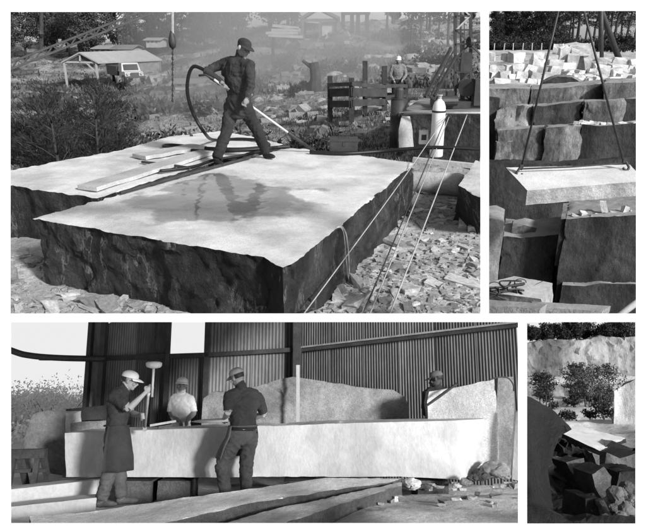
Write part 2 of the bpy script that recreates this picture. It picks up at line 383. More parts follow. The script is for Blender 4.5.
# ------------------------------------------------------------------ people
SKIN = M('skin', .27, .12, 6, rough=.6, bump=.15, bsc=40, bd=.005, fine=.4)
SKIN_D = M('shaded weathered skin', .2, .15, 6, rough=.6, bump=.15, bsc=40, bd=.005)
EYE = M('eye', .02, .1, 5, rough=.2, bump=0)
HAIR = M('dark hair', .025, .4, 30, rough=.5, bump=.5, bsc=60, bd=.01)
def person(label, J, face, mats, sleeves='long', cap=None, apron=None, glasses=False, grips=None, hair=True, group=None, ears=False, stout=1.0, muffs=False, skirt=False, belt=False):
    """J: joints in frame metres; mats: skin, shirt, trousers, boots. The body is one continuous remeshed skin."""
    J = {k: Vector(v) for k, v in J.items()}; face = Vector(face).normalized(); grips = grips or {}
    base = (J['anL'] + J['anR']) * .5; base.z = min(J['anL'].z, J['anR'].z) - .08
    t = thing('person', label, 'person', base, group)
    b = MB(); seg = []                       # seg: (a, b, ra, rb, material)
    sh = (J['shR'] - J['shL']).normalized(); hp = (J['hipR'] - J['hipL']).normalized()
    pel = (J['hipL'] + J['hipR']) * .5; chest = (J['shL'] + J['shR']) * .5; up = (chest - pel).normalized()
    fwd = sh.cross(up); fwd.normalize()
    if fwd.dot(face) < -.2: fwd = -fwd
    S = stout
    st = [pel - up * .10, pel + up * .02, pel.lerp(chest, .3), pel.lerp(chest, .62) + fwd * .015, pel.lerp(chest, .88), chest + up * .04, J['neck']]
    b.tube(st, [(.12 * S, .10 * S), (.168 * S, .118 * S), (.155 * S, .108 * S), (.178 * S, .122 * S), (.185 * S, .112 * S), (.13, .085), (.062, .062)], 18, side=hp * .4 + sh * .6)
    seg += [(pel - up * .1, pel + up * .07, .15, .16, 2), (pel + up * .09, chest + up * .05, .16, .17, 1)]
    # head
    h = J['head']; hz = (h - J['neck']); hz = (hz - face * hz.dot(face) * .9).normalized(); hx = face.cross(hz).normalized()
    rot = Matrix((hx, face, hz)).transposed()
    H_ = lambda x, y, z: h + rot @ Vector((x, y, z))
    b.tube([J['neck'] - up * .03, J['neck'].lerp(h, .5), H_(0, -.01, -.03)], [.064, .056, .058], 12)
    b.ell(h + rot @ Vector((0, -.012, .03)), (.077, .098, .092), rot); b.ell(H_(0, .018, -.05), (.058, .07, .068), rot); b.ell(H_(0, .062, -.092), (.03, .025, .022), rot)
    b.tube([H_(0, .088, .012), H_(0, .104, -.022), H_(0, .112, -.036)], [.009, .013, .015], 8); b.ell(H_(0, .1, -.04), (.02, .014, .011), rot)
    b.tube([H_(-.045, .08, .03), H_(0, .094, .034), H_(.045, .08, .03)], [.01, .012, .01], 8)      # brow
    b.tube([H_(-.022, .086, -.066), H_(0, .094, -.065), H_(.022, .086, -.066)], [.007, .009, .007], 8)  # lips
    for s in (-1, 1):
        b.ell(H_(.079 * s, -.008, -.008), (.011, .02, .032), rot); b.ell(H_(.045 * s, .07, -.03), (.022, .018, .02), rot)
    seg += [(H_(0, 0, .05), H_(0, .02, -.06), .1, .09, 0), (J['neck'] + (h - J['neck']) * .12, h, .066, .05, 0)]
    # arms
    if skirt:
        b.tube([pel + up * .12, pel - up * .02, pel - up * .14], [(.18 * S, .135 * S), (.195 * S, .15 * S), (.205 * S, .155 * S)], 18, side=hp); seg += [(pel + up * .1, pel - up * .15, .19, .2, 1)]
    for q in 'LR':
        s_, e, w_ = J['sh' + q], J['el' + q], J['ha' + q]
        k = 1.0
        b.tube([J['neck'] - up * .02, J['neck'].lerp(s_, .55) + up * .012, s_], [.055, .062, .066], 10); b.tube([chest.lerp(pel, .22), s_.lerp(pel, .12)], [.1, .085], 10)
        b.tube([chest.lerp(s_, .6) + up * .0, s_, s_.lerp(e, .5), e], [.075, .07 * k, .056 * k, .047 * k], 12)
        long_ = sleeves == 'long'
        b.tube([e, e.lerp(w_, .35), e.lerp(w_, .9), w_], [.046 if long_ else .043, .046 if long_ else .042, .036 if long_ else .028, .028], 12)
        cut = e if long_ else s_.lerp(e, .78)
        seg += [(s_, cut, .07, .055, 1)]
        if long_: seg += [(e, e.lerp(w_, .88), .048, .037, 1), (e.lerp(w_, .97), w_, .02, .03, 0)]
        else: seg += [(s_.lerp(e, .95), w_, .045, .03, 0)]
        fa = (w_ - e).normalized(); ax = grips.get(q)
        if ax is None: ax = sh.cross(fa)
        ax = Vector(ax); ax = (ax - fa * ax.dot(fa)).normalized(); nn = ax.cross(fa).normalized()
        if nn.dot(face) < 0 and q not in grips: nn = -nn
        c = w_ + fa * .085; prot = Matrix((ax, nn, fa)).transposed()
        b.ell(w_ + fa * .05, (.041, .02, .052), prot, 12, 8)
        for i, ln in enumerate((.92, 1.0, .96, .8)):
            o = c + ax * (i - 1.5) * .021; pts = []
            for k2 in range(5):
                ph = -.25 + k2 * .78 * ln; pts.append(o + (-fa * math.cos(ph) * -1 * .012 + nn * math.sin(ph) * .03 + fa * .02 * math.cos(ph)) + nn * .004)
            b.tube(pts, [.0105, .0105, .01, .0095, .008], 7)
        tb = w_ + fa * .03 + ax * .035
        b.tube([tb, tb + ax * .02 + fa * .022 + nn * .012, tb + ax * .012 + fa * .045 + nn * .03], [.014, .012, .009], 7)
        seg += [(w_ + fa * .01, c + fa * .03, .045, .045, 0)]
    # legs
    for q in 'LR':
        hi, kn, an = J['hip' + q], J['kn' + q], J['an' + q]
        b.tube([hi + up * .03, hi.lerp(kn, .25), hi.lerp(kn, .7), kn], [.102 * S, .1 * S, .08 * S, .071 * S], 14)
        b.tube([kn, kn.lerp(an, .3), kn.lerp(an, .75), an + (kn - an).normalized() * .02], [.071, .072, .064, .066], 14)
        td = Vector(J['toe' + q]) - an; td.z = 0; td = td.normalized(); fr = Matrix((td.cross(Vector((0, 0, 1))), td, Vector((0, 0, 1)))).transposed()
        b.ell(an + td * .075 - Vector((0, 0, .04)), (.047, .145, .04), fr); b.ell(an - td * .01 - Vector((0, 0, .035)), (.042, .06, .055), fr)
        seg += [(hi, kn, .1, .072, 2), (kn, an + Vector((0, 0, .045)), .072, .066, 2), (an - Vector((0, 0, .05)) - td * .03, an + td * .17 - Vector((0, 0, .05)), .05, .045, 3)]
    me = b.mesh('body'); tmp = bpy.data.objects.new('tmp', me); COL.objects.link(tmp)
    md = tmp.modifiers.new('r', 'REMESH'); md.mode = 'VOXEL'; md.voxel_size = .0085
    ms = tmp.modifiers.new('s', 'SMOOTH'); ms.iterations = 3; ms.factor = .5
    dg = bpy.context.evaluated_depsgraph_get(); out = bpy.data.meshes.new_from_object(tmp.evaluated_get(dg))
    bpy.data.objects.remove(tmp); bpy.data.meshes.remove(me)
    co = np.empty(len(out.vertices) * 3, np.float32); out.vertices.foreach_get('co', co); co = co.reshape(-1, 3).astype(float)
    best = np.full(len(co), 1e9); lab = np.zeros(len(co), int)
    for a, c, ra, rb, mi in seg:
        a = np.array(a); d = np.array(c) - a; tt = np.clip(((co - a) @ d) / (d @ d + 1e-9), 0, 1); dist = np.linalg.norm(co - a - tt[:, None] * d, axis=1) - (ra + (rb - ra) * tt)
        k = dist < best; best[k] = dist[k]; lab[k] = mi
    ed = np.empty(len(out.edges) * 2, np.int32); out.edges.foreach_get('vertices', ed); ed = ed.reshape(-1, 2); cloth = (lab == 1) | (lab == 2)
    deg = np.bincount(ed.ravel(), minlength=len(co)).astype(float)[:, None]
    for _ in range(14):
        acc = np.zeros_like(co); np.add.at(acc, ed[:, 0], co[ed[:, 1]]); np.add.at(acc, ed[:, 1], co[ed[:, 0]]); av = acc / np.maximum(deg, 1)
        co[cloth] = co[cloth] * .4 + av[cloth] * .6
    out.vertices.foreach_set('co', co.ravel().astype(np.float32)); out.update()
    nr = np.empty(len(co) * 3, np.float32); out.vertices.foreach_get('normal', nr); nr = nr.reshape(-1, 3)
    for i in np.nonzero((lab == 1) | (lab == 2))[0]:                # creases in the cloth
        p = Vector(co[i]) - base; q = Vector((p.x * 6 + p.z * 4, p.y * 6 + p.z * 3, p.z * 8)) + noise.noise_vector(p * 4) * 1.6
        rd = 1 - abs(noise.noise(q)) * 2.2; rd2 = 1 - abs(noise.noise(Vector((p.x * 15 - p.z * 9, p.y * 15 + p.z * 6, p.z * 14)) + noise.noise_vector(p * 9))) * 2.2
        co[i] += nr[i] * (rd * .011 + rd2 * .006 + .006)
    out.vertices.foreach_set('co', co.ravel().astype(np.float32))
    lv = np.empty(len(out.loops), np.int32); out.loops.foreach_get('vertex_index', lv); ls = np.empty(len(out.polygons), np.int32); out.polygons.foreach_get('loop_start', ls)
    out.materials.clear(); out.polygons.foreach_set('material_index', lab[lv[ls]].astype(np.int32)); out.update()
    link_mesh('body', out, mats, t, smooth=True)
    for s in (-1, 1): MB().ell(H_(.033 * s, .083, .008), (.013, .008, .008), rot, 8, 6).build('eye', EYE, t, smooth=True)
    if hair:
        m = MB(); nu, nv = 20, 8; vs = []
        for i in range(nv + 1):
            ph = R(58) + R(62) * i / nv
            for j in range(nu + 1):
                a = R(195) + R(150) * j / nu; k = 1 + .03 * math.sin(j * 5 + i)
                vs.append(H_(.083 * k * math.sin(ph) * math.cos(a), -.012 + .104 * k * math.sin(ph) * math.sin(a), .03 + .098 * k * math.cos(ph)))
        m.add(vs, [(i * (nu + 1) + j, (i + 1) * (nu + 1) + j, (i + 1) * (nu + 1) + j + 1, i * (nu + 1) + j + 1) for i in range(nv) for j in range(nu)])
        m.build('hair', HAIR, t, smooth=True)
    if cap:
        cm, kind = cap; m = MB(); nu, nv = 24, 8; vs = []
        for i in range(nv + 1):
            ph = R(88) * i / nv
            for j in range(nu):
                a = 2 * math.pi * j / nu; vs.append(H_(.089 * math.sin(ph) * math.cos(a), -.012 + .11 * math.sin(ph) * math.sin(a), .045 + (.085 if kind != 'flat' else .075) * math.cos(ph) ** .75 if i < nv else .04))
        # second row of the band, drawn down over the brow
        m.add(vs, [(i * nu + j, (i + 1) * nu + j, (i + 1) * nu + (j + 1) % nu, i * nu + (j + 1) % nu) for i in range(nv) for j in range(nu)])
        cp = m.build('cap', cm, t, smooth=True)
        vm = MB(); vs = []; k = 12
        for j in range(k + 1):
            a = R(20) + R(140) * j / k
            for q, (o, z) in enumerate(((.0, .045), (.045, .036), (.082 if kind != 'hard' else .05, .02))):
                vs.append(H_((.088 + o * .25) * math.cos(a), -.012 + .108 * math.sin(a) + o * math.sin(a) ** 1.0, z))
        vs += [v - hz * .007 for v in vs]; o = 3 * (k + 1); fs = []
        for j in range(k):
            for q in range(2):
                a0 = j * 3 + q; fs += [(a0, a0 + 1, a0 + 4, a0 + 3), (o + a0 + 3, o + a0 + 4, o + a0 + 1, o + a0)]
            fs.append((j * 3 + 2, o + j * 3 + 2, o + j * 3 + 5, j * 3 + 5))
        vm.add(vs, fs); vm.build('visor', cm, cp, smooth=True)
    if glasses:
        m = MB()
        for s in (-1, 1):
            c = H_(.034 * s, .104, .006)
            m.tube([c + rot @ Vector((.026 * math.cos(k * .5236), 0, .02 * math.sin(k * .5236))) for k in range(13)], .004, 6, False)
            m.tube([H_(.06 * s, .1, .012), H_(.08 * s, .02, .01), H_(.083 * s, -.015, .002)], .0035, 6)
        m.tube([H_(-.01, .106, .01), H_(.01, .106, .01)], .0035, 6); m.build('glasses', EYE, t, smooth=True)
    if belt:
        MB().tube([pel + up * .085 + (hp * math.cos(a) * .172 + hp.cross(up) * math.sin(a) * .13) * S for a in [k * math.pi / 12 for k in range(25)]], .016, 6).build('belt', EYE, t, smooth=True)
    if muffs:
        m = MB()
        for s in (-1, 1): m.ell(H_(.09 * s, -.005, -.005), (.016, .026, .034), rot, 12, 8)
        m.build('ear_protector', M('pale plastic', .4, .05, 5, rough=.5, bump=0), t, smooth=True)
    if apron:
        am, zlo, wrap = apron; m = MB(); vs = []; nr_, nc = 16, 18
        kn = (J['knL'] + J['knR']) * .5; fw2 = (fwd * .5 + face * .5); fw2.z = 0; fw2.normalize(); sd = fw2.cross(Vector((0, 0, 1)))
        top = pel + up * .13
        for i in range(nr_ + 1):
            q = i / nr_; c = top.lerp(pel, q / .3) if q < .3 else pel.lerp(kn, (q - .3) / .7 * zlo)
            ra = .2 * S + .05 * min(1, q * 1.6); rb = .15 * S + .075 * min(1, q * 1.4)
            for j in range(nc + 1):
                a = R(90) + R(wrap) * (j / nc - .5)
                k = 1 + .05 * math.sin(j * 1.3 + i * .12) * q + .03 * math.sin(j * 2.7 + 1) * q
                vs.append(c + sd * ra * math.cos(a) * -k + fw2 * rb * math.sin(a) * k)
        o = len(vs); ctr = pel
        vs += [v - (v - ctr - Vector((0, 0, (v - ctr).z))).normalized() * .008 for v in vs]
        W_ = nc + 1; fs = []
        for i in range(nr_):
            for j in range(nc):
                a0 = i * W_ + j; fs += [(a0, a0 + W_, a0 + W_ + 1, a0 + 1), (o + a0 + 1, o + a0 + W_ + 1, o + a0 + W_, o + a0)]
        for i in range(nr_):
            for j in (0, nc):
                a0 = i * W_ + j; fs.append((a0, o + a0, o + a0 + W_, a0 + W_))
        for j in range(nc): fs.append((nr_ * W_ + j, o + nr_ * W_ + j, o + nr_ * W_ + j + 1, nr_ * W_ + j + 1))
        m.add(vs, fs); ap = m.build('apron', am, t, smooth=True)
        ts = [top + (sd * math.cos(a) * .187 + fw2 * math.sin(a) * .152) * S for a in [k * math.pi / 10 for k in range(21)]]
        MB().tube(ts, .009, 6).build('apron_string', am, ap)
    return t

# ================================================================== the white display wall with its four openings
FR[0] = UPP
BOARD_D = 4.0
WINS = [(10.5, 12, 480.5, 313.5), (489, 11, 636, 313.5), (11, 322, 518, 523), (527, 322, 635.5, 523.5)]
def display_wall():
    xs = sorted({-32, 678} | {w_[0] for w_ in WINS} | {w_[2] for w_ in WINS}); ys = sorted({-30, 562} | {w_[1] for w_ in WINS} | {w_[3] for w_ in WINS})
    mb = MB(); P = {}
    def cp(u, v, d): return Vector(((u - CU) / FPX * d, (CV - v) / FPX * d, d))
    C2W = Matrix(((1, 0, 0), (0, FW.y, FW.z), (0, UP.y, UP.z)))
    def wpt(u, v, d):
        c = cp(u, v, d); return CAM + Vector((c.x, c.y * FW.y + c.z * FW.z, c.y * UP.y + c.z * UP.z))
    solid = {}
    for i in range(len(xs) - 1):
        for j in range(len(ys) - 1):
            mx, my = (xs[i] + xs[i + 1]) / 2, (ys[j] + ys[j + 1]) / 2
            solid[i, j] = not any(a < mx < c and b < my < d for a, b, c, d in WINS)
    f0, f1 = BOARD_D, BOARD_D + .02
    for (i, j), s in solid.items():
        if not s: continue
        q = [(xs[i], ys[j]), (xs[i + 1], ys[j]), (xs[i + 1], ys[j + 1]), (xs[i], ys[j + 1])]
        mb.add([wpt(*p, f0) for p in q], [(3, 2, 1, 0)]); mb.add([wpt(*p, f1) for p in q], [(0, 1, 2, 3)])
        for di, dj, a, b in ((0, -1, 0, 1), (1, 0, 1, 2), (0, 1, 2, 3), (-1, 0, 3, 0)):
            if not solid.get((i + di, j + dj), False):
                mb.add([wpt(*q[a], f0), wpt(*q[b], f0), wpt(*q[b], f1), wpt(*q[a], f1)], [(0, 1, 2, 3)])
    o = mb.build('display_wall', M('white paint', .86, .015, 3, rough=.9, bump=.05, bsc=60, bd=.002, spec=.1)); o['kind'] = 'structure'
display_wall()

# ================================================================== the open quarry: slabs, torch man, rig, hillside
FR[0] = U = UPP
GROUND = M('pale trodden stone dust', .52, .4, .9, speck=45, bump=.8, bsc=9, bd=.06, stain=.45, stsc=.5)
HILL = M('dug hillside earth', .3, .7, .5, bump=1, bsc=2.2, bd=.4, stain=.85, stsc=.16, fine=.9)
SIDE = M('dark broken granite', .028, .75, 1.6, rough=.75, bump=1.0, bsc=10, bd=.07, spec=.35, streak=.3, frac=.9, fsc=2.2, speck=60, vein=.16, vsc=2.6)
CHIP = M('stone chip', .42, .35, 5, bump=.6, orand=.55, speck=70)
WOODP = M('weathered plank', .4, .25, 3, bump=.4, bsc=30, streak=.0)
WOODD = M('dark timber', .045, .4, 4, bump=.5, bsc=25)
IRON = M('dark iron', .035, .4, 6, rough=.55, bump=.3, bsc=30, bd=.01, spec=.4)
STEEL = M('worn steel', .35, .3, 8, rough=.45, bump=.2, bsc=40, bd=.005, spec=.5)
RUBBER = M('black rubber', .015, .2, 8, rough=.45, bump=.1, bd=.005)
ROPE = M('pale rope', .38, .2, 20, bump=.6, bsc=120, bd=.01)

def make_ground():
    us = [-8, 60, 120, 200, 280, 340, 400, 484]
    tab = {   # distance: row of the ground at each of those sight lines (None: level 0)
        4.5: None, 9: None,
        13: 'z', 17: [150, 147, 145, 140, 133, 122, 116, 110],
        24: [132, 130, 128, 120, 106, 99, 97, 95], 34: [112, 108, 106, 96, 84, 78, 76, 72],
        46: [95, 92, 92, 78, 66, 60, 56, 52], 60: [84, 86, 85, 64, 42, 38, 38, 36],
        80: [66, 66, 64, 54, 33, 31, 30, 28], 105: [54, 54, 52, 42, 28, 26, 24, 22], 140: [42, 42, 42, 34, 25, 24, 22, 20]}
    Y = sorted(tab); Z = np.zeros((len(Y), len(us)))
    for i, y in enumerate(Y):
        for j, u in enumerate(us):
            t_ = tab[y]
            if t_ is None: Z[i, j] = 0
            elif t_ == 'z': Z[i, j] = [-.9, -.9, -.8, -.5, -.2, 0, .05, .05][j]
            else: Z[i, j] = U.y(u, t_[j], y).z
    ny, nu = 150, 130; vs = []; fs = []
    yy = [5.26 * (140 / 5.26) ** (k / ny) for k in range(ny + 1)]
    for y in yy:
        k = min(len(Y) - 2, max(0, np.searchsorted(Y, y) - 1)); t = (math.log(max(y, 4.5)) - math.log(Y[k])) / (math.log(Y[k + 1]) - math.log(Y[k])); t = min(1, max(0, t)); t = t * t * (3 - 2 * t) * .5 + t * .5
        row = Z[k] * (1 - t) + Z[k + 1] * t
        for j in range(nu + 1):
            u = -8 + 492.3 * j / nu; z = float(np.interp(u, us, row)); x = (u - CU) / FPX * y / math.cos(TH1) * (1 - 0)
            zc = y * math.cos(TH1) + (H1 - z) * math.sin(TH1); x = (u - CU) / FPX * zc
            p = Vector((x, y, 0)); amp = min(1.1, .012 * y) if y > 10 else .035 * min(1, max(0.05, (y - 5.3) / 1.2))
            z += fbm(p, .9 if y < 12 else .22, 5) * amp
            vs.append((x, y, z))
    n = nu + 1
    fs = [(i * n + j, i * n + j + 1, (i + 1) * n + j + 1, (i + 1) * n + j) for i in range(ny) for j in range(nu)]
    mi = [0 if yy[f[0] // n] < 14 else 1 for f in fs]
    mb = MB(); mb.v = vs; mb.f = fs; mb.m = mi
    o = mb.build('ground', [GROUND, HILL], smooth=True); o['kind'] = 'structure'
    def gz(x, y):
        iy = min(ny - 1, max(0, int(math.log(y / 5.26) / math.log(140 / 5.26) * ny)))
        r0 = vs[iy * n:(iy + 1) * n]; return float(np.interp(x, [q[0] for q in r0], [q[2] for q in r0]))
    return gz
gz = make_ground()
def onhill(u, y): 
    p = U.y(u, 100, y); return Vector((p.x, y, gz(p.x, y)))

# --- the wet top of the main slab: pale stone dust with a dark sheet of standing water
def wet_top():
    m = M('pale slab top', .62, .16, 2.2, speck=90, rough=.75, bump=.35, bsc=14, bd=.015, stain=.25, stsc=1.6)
    t = m.node_tree; N = t.nodes; L = t.links; p = N['Principled BSDF']
    m2 = m.copy(); m2.name = 'wet slab top'; t = m2.node_tree; N = t.nodes; L = t.links; p = N['Principled BSDF']
    tc = N.new('ShaderNodeTexCoord'); mp = N.new('ShaderNodeMapping'); L.new(tc.outputs['Object'], mp.inputs[0])
    c0 = SLABC; w0 = U.z(222, 198, .7) - c0
    mp.inputs['Location'].default_value = (-w0.x, -w0.y, 0); mp.vector_type = 'POINT'
    ln = N.new('ShaderNodeVectorMath'); ln.operation = 'MULTIPLY'; ln.inputs[1].default_value = (.84, .72, 0); L.new(mp.outputs[0], ln.inputs[0])
    le = N.new('ShaderNodeVectorMath'); le.operation = 'LENGTH'; L.new(ln.outputs[0], le.inputs[0])
    nz = N.new('ShaderNodeTexNoise'); nz.inputs['Scale'].default_value = 2.3; nz.inputs['Detail'].default_value = 7; L.new(tc.outputs['Object'], nz.inputs['Vector'])
    ad = N.new('ShaderNodeMath'); ad.operation = 'MULTIPLY_ADD'; ad.inputs[1].default_value = 1.5; L.new(nz.outputs[0], ad.inputs[0]); L.new(le.outputs['Value'], ad.inputs[2])
    mr = N.new('ShaderNodeMapRange'); mr.inputs[1].default_value = 1.56; mr.inputs[2].default_value = 1.40; mr.inputs[3].default_value = 0; mr.inputs[4].default_value = 1; L.new(ad.outputs[0], mr.inputs[0])
    old = p.inputs['Base Color'].links[0].from_socket; mx = N.new('ShaderNodeMath'); mx.operation = 'MULTIPLY'
    dk = N.new('ShaderNodeMapRange'); dk.inputs[3].default_value = 1; dk.inputs[4].default_value = .4; L.new(mr.outputs[0], dk.inputs[0])
    L.new(old, mx.inputs[0]); L.new(dk.outputs[0], mx.inputs[1]); L.new(mx.outputs[0], p.inputs['Base Color'])
    rr = N.new('ShaderNodeMapRange'); rr.inputs[3].default_value = .7; rr.inputs[4].default_value = .07; L.new(mr.outputs[0], rr.inputs[0]); L.new(rr.outputs[0], p.inputs['Roughness'])
    b = [n for n in N if n.type == 'BUMP'][0]; bs = N.new('ShaderNodeMapRange'); bs.inputs[3].default_value = .35; bs.inputs[4].default_value = .012; L.new(mr.outputs[0], bs.inputs[0]); L.new(bs.outputs[0], b.inputs['Strength'])
    p.inputs['Specular IOR Level'].default_value = .5
    return m2, m
top = [U.z(*q, .7) for q in ((31, 218), (110, 232), (200, 247), (264, 257), (283, 268), (294, 262), (340, 226), (415, 163), (352, 154), (288, 147))]
bot = [Vector((q.x * 1.0, q.y, -.12)) for q in top]
SLABC = sum(bot, Vector()) / len(bot)
WET, DRY = wet_top()
bot[0] = U.z(44, 287, -.05)
for i in range(len(top)): bot[i].z = max(bot[i].z, U.y(300, 316.5, bot[i].y).z)
SLABC = sum(bot, Vector()) / len(bot)
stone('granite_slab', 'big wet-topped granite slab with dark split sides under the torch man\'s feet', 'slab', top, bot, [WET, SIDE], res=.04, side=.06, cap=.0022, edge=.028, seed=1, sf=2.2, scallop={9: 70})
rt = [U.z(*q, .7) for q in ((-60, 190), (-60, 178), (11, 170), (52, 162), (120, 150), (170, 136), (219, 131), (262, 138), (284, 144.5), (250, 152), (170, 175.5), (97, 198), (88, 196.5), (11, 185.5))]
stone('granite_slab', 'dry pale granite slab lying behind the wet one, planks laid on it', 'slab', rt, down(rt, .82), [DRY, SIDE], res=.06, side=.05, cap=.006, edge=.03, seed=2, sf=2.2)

# stones under and left of the slabs
stone('rock', 'dark rough block bearing the left end of the dry slab', 'rock', [U.z(*q, .02) for q in ((-30, 252), (40, 246), (60, 232), (-30, 228))], down([U.z(*q, .02) for q in ((-30, 252), (40, 246), (60, 232), (-30, 228))], .3), [SIDE, SIDE], res=.08, side=.05, seed=4)
for k, (u, v, s) in enumerate(((20, 258, .2), (33, 263, .14), (24, 251, .1))):
    p = U.z(u, v, 0); me = boulder_mesh('rubble', 30 + k); o = link_mesh('rubble_stone', me, CHIP); o.matrix_world = U.M @ Matrix.Translation(p + Vector((0, 0, s * .22))) @ Matrix.Diagonal((s * 1.4, s, s * .8, 1))
    props(o, 'pale broken stone on the ground by the slab\'s left corner', 'stone', 'broken stones by the left corner')

# loose flat chips: the large ones singly, the small ones as one scatter
chips = [cut_block_mesh('chip', 50 + k, .26, 1) for k in range(6)]
for m_ in chips: m_.materials.append(CHIP)
def inslab(p, poly):
    c = False; n = len(poly)
    for i in range(n):
        a, b = poly[i], poly[i - 1]
        if (a.y > p.y) != (b.y > p.y) and p.x < (b.x - a.x) * (p.y - a.y) / (b.y - a.y) + a.x: c = not c
    return c
cnt = 0
while cnt < 170:
    u, v = (rnd.uniform(330, 481), rnd.uniform(185, 313)) if cnt < 140 else (rnd.uniform(8, 210), rnd.uniform(265, 312))
    p = U.z(u, v, 0)
    if inslab(p, [q for q in bot]) or inslab(p, [Vector((q.x * 1.02, q.y, 0)) for q in top]): continue
    s = abs(rnd.gauss(0, .06)) + .05
    if cnt % 12 == 0: s *= 1.6
    o = bpy.data.objects.new('stone_chip', chips[cnt % 6]); COL.objects.link(o)
    o.matrix_world = U.M @ Matrix.Translation((p.x, p.y, gz(p.x, p.y) + s * .08)) @ (Matrix.Rotation(rnd.uniform(0, 6.28), 4, 'Z') @ Matrix.Rotation(rnd.gauss(0, .16), 4, 'X') @ Matrix.Rotation(rnd.gauss(0, .16), 4, 'Y')) @ Matrix.Diagonal((s * rnd.uniform(.9, 1.9), s * rnd.uniform(.6, 1.1), s * rnd.uniform(.2, .6), 1))
    props(o, 'flat broken stone chip littering the ground round the wet slab', 'stone chip', 'stone chips round the slab'); cnt += 1
g = MB(); k = 0
while k < 5200:
    u, v = (rnd.uniform(300, 484), rnd.uniform(168, 316)) if k < 4200 else (rnd.uniform(-5, 230), rnd.uniform(255, 316))
    p = U.z(u, v, 0); k += 1
    if inslab(p, [Vector((q.x * 1.02, q.y, 0)) for q in top]): continue
    s = rnd.uniform(.006, .02) if k % 4 else rnd.uniform(.02, .06); g.box((p.x, p.y, gz(p.x, p.y) + s * .15), (s * rnd.uniform(1, 2.4), s, s * .5), Matrix.Rotation(rnd.uniform(0, 3), 3, 'Z') @ Matrix.Rotation(rnd.gauss(0, .3), 3, 'X'))
o = g.build('gravel', CHIP); props(o, 'small stone spalls and grit scattered on the ground', 'gravel', kind='stuff')

# planks, rods and tools on the dry slab
def plank(pa, pb, wd, th, z, label):
    a, b = U.z(*pa, z), U.z(*pb, z); d = (b - a).normalized(); s = Vector((-d.y, d.x, 0)) * wd
    m = MB(); a0, b0 = a + Vector((0, 0, 0)), b; t = Vector((0, 0, th)); n = 8
    for i in range(n):
        p, q = a0.lerp(b0, i / n), a0.lerp(b0, (i + 1) / n); jj = [Vector((0, 0, .006 * math.sin(2.1 * (i + k)))) for k in (0, 1)]
        m.hexa([p + jj[0], q + jj[1], q + s + jj[1], p + s + jj[0]], [p + t + jj[0], q + t + jj[1], q + s + t + jj[1], p + s + t + jj[0]])
    props(m.build('plank', [WOODP], base=a), label, 'plank', 'planks on the dry slab')
plank((97, 191.5), (216, 154), .30, .05, .715, 'long wide plank along the dry slab\'s near edge')
plank((146, 160), (207, 149), .34, .055, .715, 'short thick plank lying behind the long one')
for k, (a, b, r_) in enumerate((((142, 162), (190, 168), .02), ((120, 193), (250, 157.5), .022))):
    props(MB().tube([U.z(*a, .73), U.z((a[0] + b[0]) / 2, (a[1] + b[1]) / 2 - .6, .735), U.z(*b, .73)], r_, 8).build('iron_rod', IRON, base=U.z(*a, .72)), ('short iron bar laid across the planks', 'long iron bar along the cut between the slabs')[k], 'rod')
# black hose: loop in the air behind the man, then coils on the slab
MY = U.z(240, 160, .7).y
hp = [U.y(u, v, MY + d) for u, v, d in ((222, 84, -.05), (208, 73, .1), (200, 68, .2), (193, 67, .25), (188.5, 76, .3), (187.5, 93, .35), (193, 113, .4), (204, 132, .45))]
lie = [(214, 140), (240, 139), (262, 141), (268, 146), (240, 149), (205, 148), (172, 145), (165, 147), (200, 151), (245, 150), (275, 147.5), (290, 146.5)]
hp += [U.z(u, v, .735) for u, v in lie]
props(MB().tube(spline(hp, 8), .027, 8).build('hose', RUBBER, smooth=True, base=U.z(214, 140, .7)), 'black hose looping behind the torch man and coiled on the slab', 'hose')
h2 = [U.z(u, v, .735) for u, v in ((160, 171), (178, 169), (196, 166), (214, 160), (240, 156), (262, 151), (283, 146))]
props(MB().tube(spline(h2, 6), .022, 8).build('hose', RUBBER, smooth=True, base=U.z(214, 158, .7)), 'thin black hose lying along the cut at the torch man\'s heel', 'hose')

# torch man
DARKJ = M('dark work jacket', .035, .35, 4, rough=.9, bump=.5, bsc=30, bd=.01, fine=.8)
DARKT = M('dark trousers', .022, .35, 4, rough=.9, bump=.5, bsc=30, bd=.01)
BOOT = M('black boot', .02, .3, 6, rough=.6, bump=.2)
def JP(u, v, d=0.0): return U.y(u, v, MY + d)
fL = U.z(217, 165, .7); fR = U.z(266, 158, .7)
J = dict(head=JP(244, 48, -.06), neck=JP(237, 60, .0), shL=JP(223, 64.5, .14), shR=JP(250, 66, -.16), elL=JP(206, 71, .10), haL=JP(223, 84, -.12),
         elR=JP(251, 86, -.26), haR=JP(247, 98, -.30), hipL=JP(232, 107, .08), hipR=JP(244, 107, -.08), knL=JP(228, 134), knR=JP(256, 130, -.05),
         anL=fL + Vector((0, 0, .085)), anR=fR + Vector((0, 0, .085)), toeL=fL + Vector((.15, -.25, 0)), toeR=fR + Vector((.2, -.2, 0)))
J['knL'] = (J['hipL'] + J['anL']) * .5 + Vector((.03, -.05, 0)); J['knR'] = (J['hipR'] + J['anR']) * .5 + Vector((.04, -.04, .0))
la, lb = JP(214, 79.5, -.16), U.z(313, 150.5, .72)
tax = (lb - la).normalized()
person('man in dark jacket and cap guiding a long torch across the wet slab', J, (.75, -.6, -.35), [SKIN_D, DARKJ, DARKT, BOOT], cap=(DARKJ, 'cap'), grips={'L': tax, 'R': tax}, muffs=True, skirt=True)
lt = thing('torch_lance', 'long metal torch pipe held by the man, its tip on the slab', 'torch', lb)
MB().tube([la, la.lerp(lb, .5), la.lerp(lb, .72)], .017, 8).build('pipe', M('bright pipe', .6, .1, 8, rough=.35, bump=.05, spec=.6), lt, smooth=True)
MB().tube([la.lerp(lb, .72), la.lerp(lb, .74), lb], [.017, .026, .026], 8).build('burner', IRON, lt, smooth=True)
